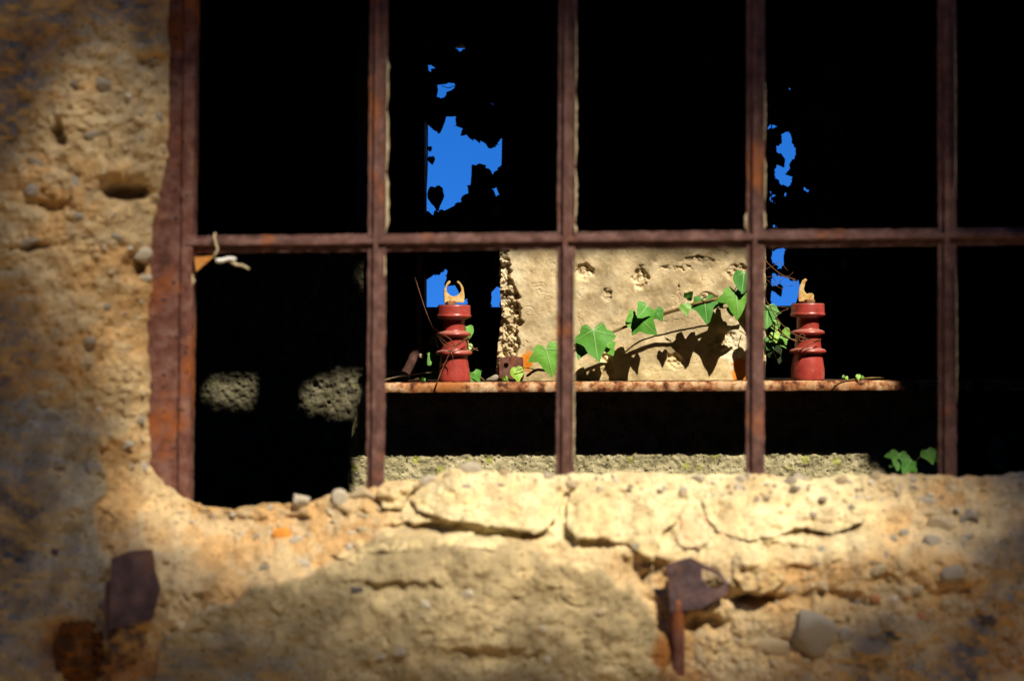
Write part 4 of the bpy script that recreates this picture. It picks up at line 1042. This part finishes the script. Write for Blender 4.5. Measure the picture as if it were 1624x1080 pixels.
SKY_R = [[(1221, 197), (1231, 200), (1221, 205)], [(1240, 217), (1253, 211), (1252, 220), (1258, 230), (1262, 246), (1251, 257), (1245, 252), (1245, 243), (1233, 240), (1232, 234), (1244, 225)], [(1245, 262), (1251, 260), (1250, 266), (1245, 267)],
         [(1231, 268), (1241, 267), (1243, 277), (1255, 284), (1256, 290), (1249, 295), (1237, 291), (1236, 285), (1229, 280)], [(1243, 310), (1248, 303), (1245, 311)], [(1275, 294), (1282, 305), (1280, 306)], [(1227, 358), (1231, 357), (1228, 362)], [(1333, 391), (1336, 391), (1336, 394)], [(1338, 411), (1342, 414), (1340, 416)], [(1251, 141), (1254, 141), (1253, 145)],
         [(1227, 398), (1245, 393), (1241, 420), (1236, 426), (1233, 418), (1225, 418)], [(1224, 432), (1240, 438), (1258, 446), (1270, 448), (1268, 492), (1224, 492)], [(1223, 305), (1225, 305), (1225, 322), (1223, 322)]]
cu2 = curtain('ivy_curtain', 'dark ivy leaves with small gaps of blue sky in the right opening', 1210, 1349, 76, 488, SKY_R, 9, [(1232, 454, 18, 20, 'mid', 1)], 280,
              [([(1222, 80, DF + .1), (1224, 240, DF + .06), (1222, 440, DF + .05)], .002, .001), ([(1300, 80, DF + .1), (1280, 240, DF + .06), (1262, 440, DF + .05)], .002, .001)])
# a brown climbing stem and a few leaves inside the left opening
cs = vine('climbing_stem', 'brown woody stem rising beside the left edge of the pier', P(780, 520, 4.6),
          [([(778, 600, 4.55), (774, 540, 4.6), (776, 480, 4.6), (780, 452, 4.55), (786, 410, 4.5), (794, 370, 4.5), (806, 330, 4.5), (815, 285, 4.5), (840, 265, 4.5), (865, 245, 4.5)], .0035, .0018), ([(778, 452, 4.55), (762, 447, 4.5), (748, 445, 4.45), (734, 440, 4.4)], .0012, .0010)], [], m=M['dry'], cat='stem')
for a in [(736, 428, 40, -50, 4.42, 'dark', 'heart', 0, .3), (792, 328, 22, -30, 4.5, 'lit', 'heart', 1, .2), (764, 345, 44, -70, 4.6, 'dark', 'mid', 2, .3), (722, 352, 40, 60, 4.6, 'dark', 'mid', 3, .3)]:
    leaf(cs, *a[:5], fam=a[5], kind=a[6], var=a[7], pitch=a[8])

# dead tendrils tied round the insulators
def tendrils(label, at, strands, cat='tendril'):
    mb = MB()
    for k, (pts, r0, r1) in enumerate(strands):
        mb.tube([P(*p_) for p_ in pts], (r0, r1), 6, .15, k, 6)
    o = mb.build('dry_tendril', M['dry'], None)
    return tag(o, label, cat)
e = DI - .040
tendrils('tangle of dry brown tendrils tied round the left insulator', None, [
    ([(656, 434, 4.35), (665, 462, 4.32), (676, 495, 4.28), (689, 525, e), (700, 537, e - .004), (718, 549, e - .006), (735, 540, e - .002), (748, 534, e + .006)], .0010, .0012),
    ([(668, 548, e + .02), (680, 540, e + .01), (690, 530, e), (705, 532, e - .005), (716, 540, e - .006), (722, 550, e - .008)], .0012, .0010),
    ([(690, 528, e), (700, 542, e - .004), (712, 556, e - .008), (718, 565, e - .012), (718, 575, e - .012)], .0012, .0006),
    ([(746, 530, e + .006), (730, 545, e - .004), (716, 556, e - .008), (709, 552, e - .006), (704, 545, e - .004)], .0010, .0008),
    ([(676, 552, e + .015), (684, 540, e + .008), (690, 532, e)], .0006, .0008), ([(690, 530, e), (692, 545, e), (695, 552, e + .004)], .0008, .0005), ([(688, 520, e), (697, 528, e), (699, 536, e), (691, 540, e)], .0009, .0007),
    ([(718, 550, e - .010), (706, 575, e - .014), (695, 602, e - .03), (688, 626, DSH - .004)], .0010, .0013)])
tendrils('tangle of dry brown tendrils hanging over the right opening and round the right insulator', None, [
    ([(1208, 405, 4.22), (1220, 420, 4.22), (1240, 436, 4.22), (1262, 444, 4.22)], .0012, .0012), ([(1212, 428, 4.24), (1226, 422, 4.24), (1236, 416, 4.24), (1250, 430, 4.24)], .0007, .0005), ([(1212, 440, 4.25), (1232, 438, 4.25), (1250, 438, 4.25), (1258, 432, 4.25)], .0006, .0005),
    ([(1226, 440, 4.23), (1234, 450, 4.23), (1244, 440, 4.23), (1258, 444, 4.23), (1262, 450, 4.23), (1252, 454, 4.23), (1244, 452, 4.23)], .0006, .0005), ([(1213, 442, 4.22), (1228, 452, 4.22), (1244, 460, 4.22)], .0006, .0005),
    ([(1216, 450, 4.22), (1213, 470, 4.22), (1222, 488, 4.22), (1236, 510, e), (1252, 525, e), (1268, 534, e - .006), (1290, 540, e - .006), (1302, 538, e + .004)], .0010, .0012),
    ([(1214, 484, 4.22), (1230, 486, 4.22), (1262, 489, 4.21)], .0006, .0005), ([(1232, 505, 4.24), (1236, 522, e), (1250, 536, e), (1270, 542, e - .006), (1276, 532, e - .008), (1270, 530, e - .008), (1268, 540, e - .008), (1280, 542, e - .008)], .0014, .0010),
    ([(1300, 540, e + .004), (1285, 546, e - .006), (1268, 556, e - .010)], .0010, .0014), ([(1250, 490, 4.22), (1240, 494, 4.22), (1226, 500, 4.23)], .0012, .0012)])
# small things lying on the ledge
def rubble(px, py, w_, h_, m, label, d=4.25):
    o = stone(px, py, w_, h_, m, None, d=d, proud=.5, name='rubble')
    o.location.z = ledge_z(o.location.x) + o.scale.z * .72
    return tag(o, label, 'rubble')
rubble(780, 598, 22, 14, M['stone_grey'], 'small grey stone chip on the ledge left of the iron plate', 4.23)
rubble(622, 596, 56, 30, M['stone_tan'], 'lump of concrete on the left end of the ledge', 4.30)
rubble(668, 566, 14, 10, M['stone_tan'], 'tiny pale pebble caught on the rusty pipe', 4.3).location.z = P(0, 566, 4.3).z
tw = MB(); tw.tube([P(604, 604, 4.2), P(628, 598, 4.21), P(652, 594, 4.22), P(690, 590, 4.26)], (.0016, .0012), 6, .1, 2, 4)
tag(tw.build('dry_twig', M['straw'], None), 'straight pale twig lying on the left end of the ledge', 'twig')
rp_ = MB(); rp_.tube([P(636, 612, 4.46), P(646, 588, 4.46), P(656, 566, 4.46), P(662, 540, 4.48), P(664, 380, 4.50)], (.011, .010), 10, .10, 5, 4)
tag(rp_.build('rusty_pipe', M['rust'], None), 'bent rusty pipe standing in shade behind the left end of the ledge', 'pipe')

# ------------------------------------------------------------------ above the window: added, unseen sheet, its holes shaped into the sun pools at the back
def to_sheet(px, py, d):
    p = P(px, py, d); t = (p.y - 0.10) / -SUN.y
    return (p.x + SUN.x * t, p.z + SUN.z * t)
holes = [[to_sheet(*q_, D) for q_ in [(664, 408), (700, 402), (1000, 396), (1240, 398), (1345, 440), (1352, 560), (1352, 690), (1375, 740), (1405, 760), (1398, 830), (562, 830), (560, 790), (566, 750), (570, 730), (570, 690), (664, 690)]],
         [to_sheet(*q_, D - .03) for q_ in [(478, 636), (484, 616), (506, 600), (540, 594), (574, 594), (572, 650), (550, 654), (506, 646)]],
         [to_sheet(*q_, D - .03) for q_ in [(322, 617), (340, 602), (372, 598), (398, 602), (410, 618), (400, 634), (366, 638), (336, 630)]],
         [to_sheet(*q_, D - .03) for q_ in [(572, 430), (582, 424), (584, 440), (576, 446)]]]
gx = np.arange(XL - .2, XR + .2, .012); gz = np.arange(2.96, ZC - .004, .012)
GX, GZ = np.meshgrid(gx, gz)
cxs, czs = GX[:-1, :-1] + .006, GZ[:-1, :-1] + .006
kp = np.ones(cxs.shape, bool)
for hpoly in holes: kp &= ~in_poly(cxs, czs, hpoly)
Vs = np.stack([GX, np.full(GX.shape, .10), GZ], -1)
sh = link('sheet_cladding', grid_mesh('sheet_cladding', Vs, kp, flip=True), M['sheet'])
so_ = sh.modifiers.new('thickness', 'SOLIDIFY'); so_.thickness = .004
tag(sh, 'rusted sheet metal with rotted holes closing the wall above the window', 'sheet')

# ------------------------------------------------------------------ two added, unseen trees: crowns shaped to darken the wall towards the edges
def crown_points():
    r = np.random.default_rng(21)
    n = 60000
    px = r.uniform(-1500, 3100, n); py = r.uniform(-900, 2300, n)
    rad = ((np.abs(px - 850) / 866) ** 3 + (np.abs(py - 590) / 680) ** 3) ** (1 / 3)
    dens = sstep((rad - .58) / .60) * (1 - .5 * sstep((rad - 1.7) / 1.4))
    gap = np.exp(-((px - 1990) / 130) ** 2 - ((py + 215) / 150) ** 2)  # opening shaped to let sun onto the ivy behind the sill
    dens = dens * (1 - .92 * gap) * (1 + .15 * fbm(px / 160, py / 160, 500, 3))
    k = r.uniform(0, 1, n) < np.clip(dens, 0, 1) * .46
    return px[k], py[k], r
L0 = 11.0
CPX, CPY, CR = crown_points()
def added_shade_tree(root, sel, label, ends):
    root = Vector(root)
    t = empty('shade_tree', root, label, 'tree')
    px, py, r = CPX[sel], CPY[sel], CR
    m = len(px)
    x = (px - 812) / 1240; z = CAM_Z - (py - 540) / 1240
    L = L0 + r.normal(0, .8, m)
    c = np.stack([x, np.full(m, -.08), z], -1) + np.array(SUN)[None] * L[:, None]
    a = r.normal(size=(m, 3)); a /= np.linalg.norm(a, axis=1)[:, None]
    b = np.cross(a, r.normal(size=(m, 3))); b /= np.linalg.norm(b, axis=1)[:, None]
    s_ = r.uniform(.022, .036, m)[:, None]
    V_ = np.stack([c - a * s_ * 1.3, c + b * s_ * .7, c + a * s_ * 1.3, c - b * s_ * .7], 1).reshape(-1, 3)
    me = bpy.data.meshes.new('crown')
    me.vertices.add(4 * m); me.vertices.foreach_set('co', V_.ravel())
    me.loops.add(4 * m); me.loops.foreach_set('vertex_index', np.arange(4 * m, dtype=np.int32))
    me.polygons.add(m); me.polygons.foreach_set('loop_start', np.arange(0, 4 * m, 4, dtype=np.int32)); me.update(calc_edges=True)
    o = link('crown', me, M['leaf_dark'], t); o['kind'] = 'stuff'
    ctr = Vector((0, -.08, 1.6)) + SUN * L0
    mb = MB(); mb.tube([root, root + Vector((-.05, .1, 3)), root + Vector((-.1, .2, 6)), root + Vector((-.1, .3, 8.5))], (.20, .09), 12, .06, 1, 5)
    mb.build('trunk', M['bark'], t)
    for k2, (dx, dz) in enumerate(ends):
        e_ = Vector((ctr.x + dx, ctr.y, ctr.z + dz))
        s0 = root + Vector((-.1, .25, 5.4 + .8 * k2))
        lb_ = MB(); lb_.tube([s0, s0.lerp(e_, .5) + Vector((0, -.4, .2)), e_], (.06, .015), 8, .06, k2, 5)
        lb_.build('limb', M['bark'], t)
added_shade_tree((6.2, -7.6, 0), CPX > 830, 'tall leafy tree standing outside to the right that dapples the wall', [(1.7, -.6), (1.6, .5), (1.5, 1.3)])
added_shade_tree((.3, -7.6, 0), CPX <= 830, 'tall leafy tree standing outside to the left that dapples the wall', [(-1.7, -.6), (-1.6, .5), (-1.5, 1.3)])

def wood():
    r = np.random.default_rng(33); m = 34000
    u = r.uniform(-1, 1, m)                                   # added, unseen leaf mass round three sides, to cut the sky's light
    th = u * R(100)
    x = 15 * np.sin(th) + r.normal(0, .8, m); y = -15 * np.cos(th) - .5 + r.normal(0, .8, m)
    top = 14.5 + 2.2 * fbm(u * 9, u * 0 + 2.2, 510, 3); z = r.uniform(0, 1, m) * top
    c = np.stack([x, y, z], -1)
    a = r.normal(size=(m, 3)); a /= np.linalg.norm(a, axis=1)[:, None]
    b = np.cross(a, r.normal(size=(m, 3))); b /= np.linalg.norm(b, axis=1)[:, None]
    s_ = r.uniform(.16, .32, m)[:, None]
    V_ = np.stack([c - a * s_ * 1.3, c + b * s_ * .8, c + a * s_ * 1.3, c - b * s_ * .8], 1).reshape(-1, 3)
    V_[:, 2] = np.maximum(V_[:, 2], .01)
    me = bpy.data.meshes.new('wood')
    me.vertices.add(4 * m); me.vertices.foreach_set('co', V_.ravel())
    me.loops.add(4 * m); me.loops.foreach_set('vertex_index', np.arange(4 * m, dtype=np.int32))
    me.polygons.add(m); me.polygons.foreach_set('loop_start', np.arange(0, 4 * m, 4, dtype=np.int32)); me.update(calc_edges=True)
    o = link('wood', me, M['leaf_dark']); tag(o, 'dense green wood standing across the clearing outside', 'wood', kind='stuff')
wood()
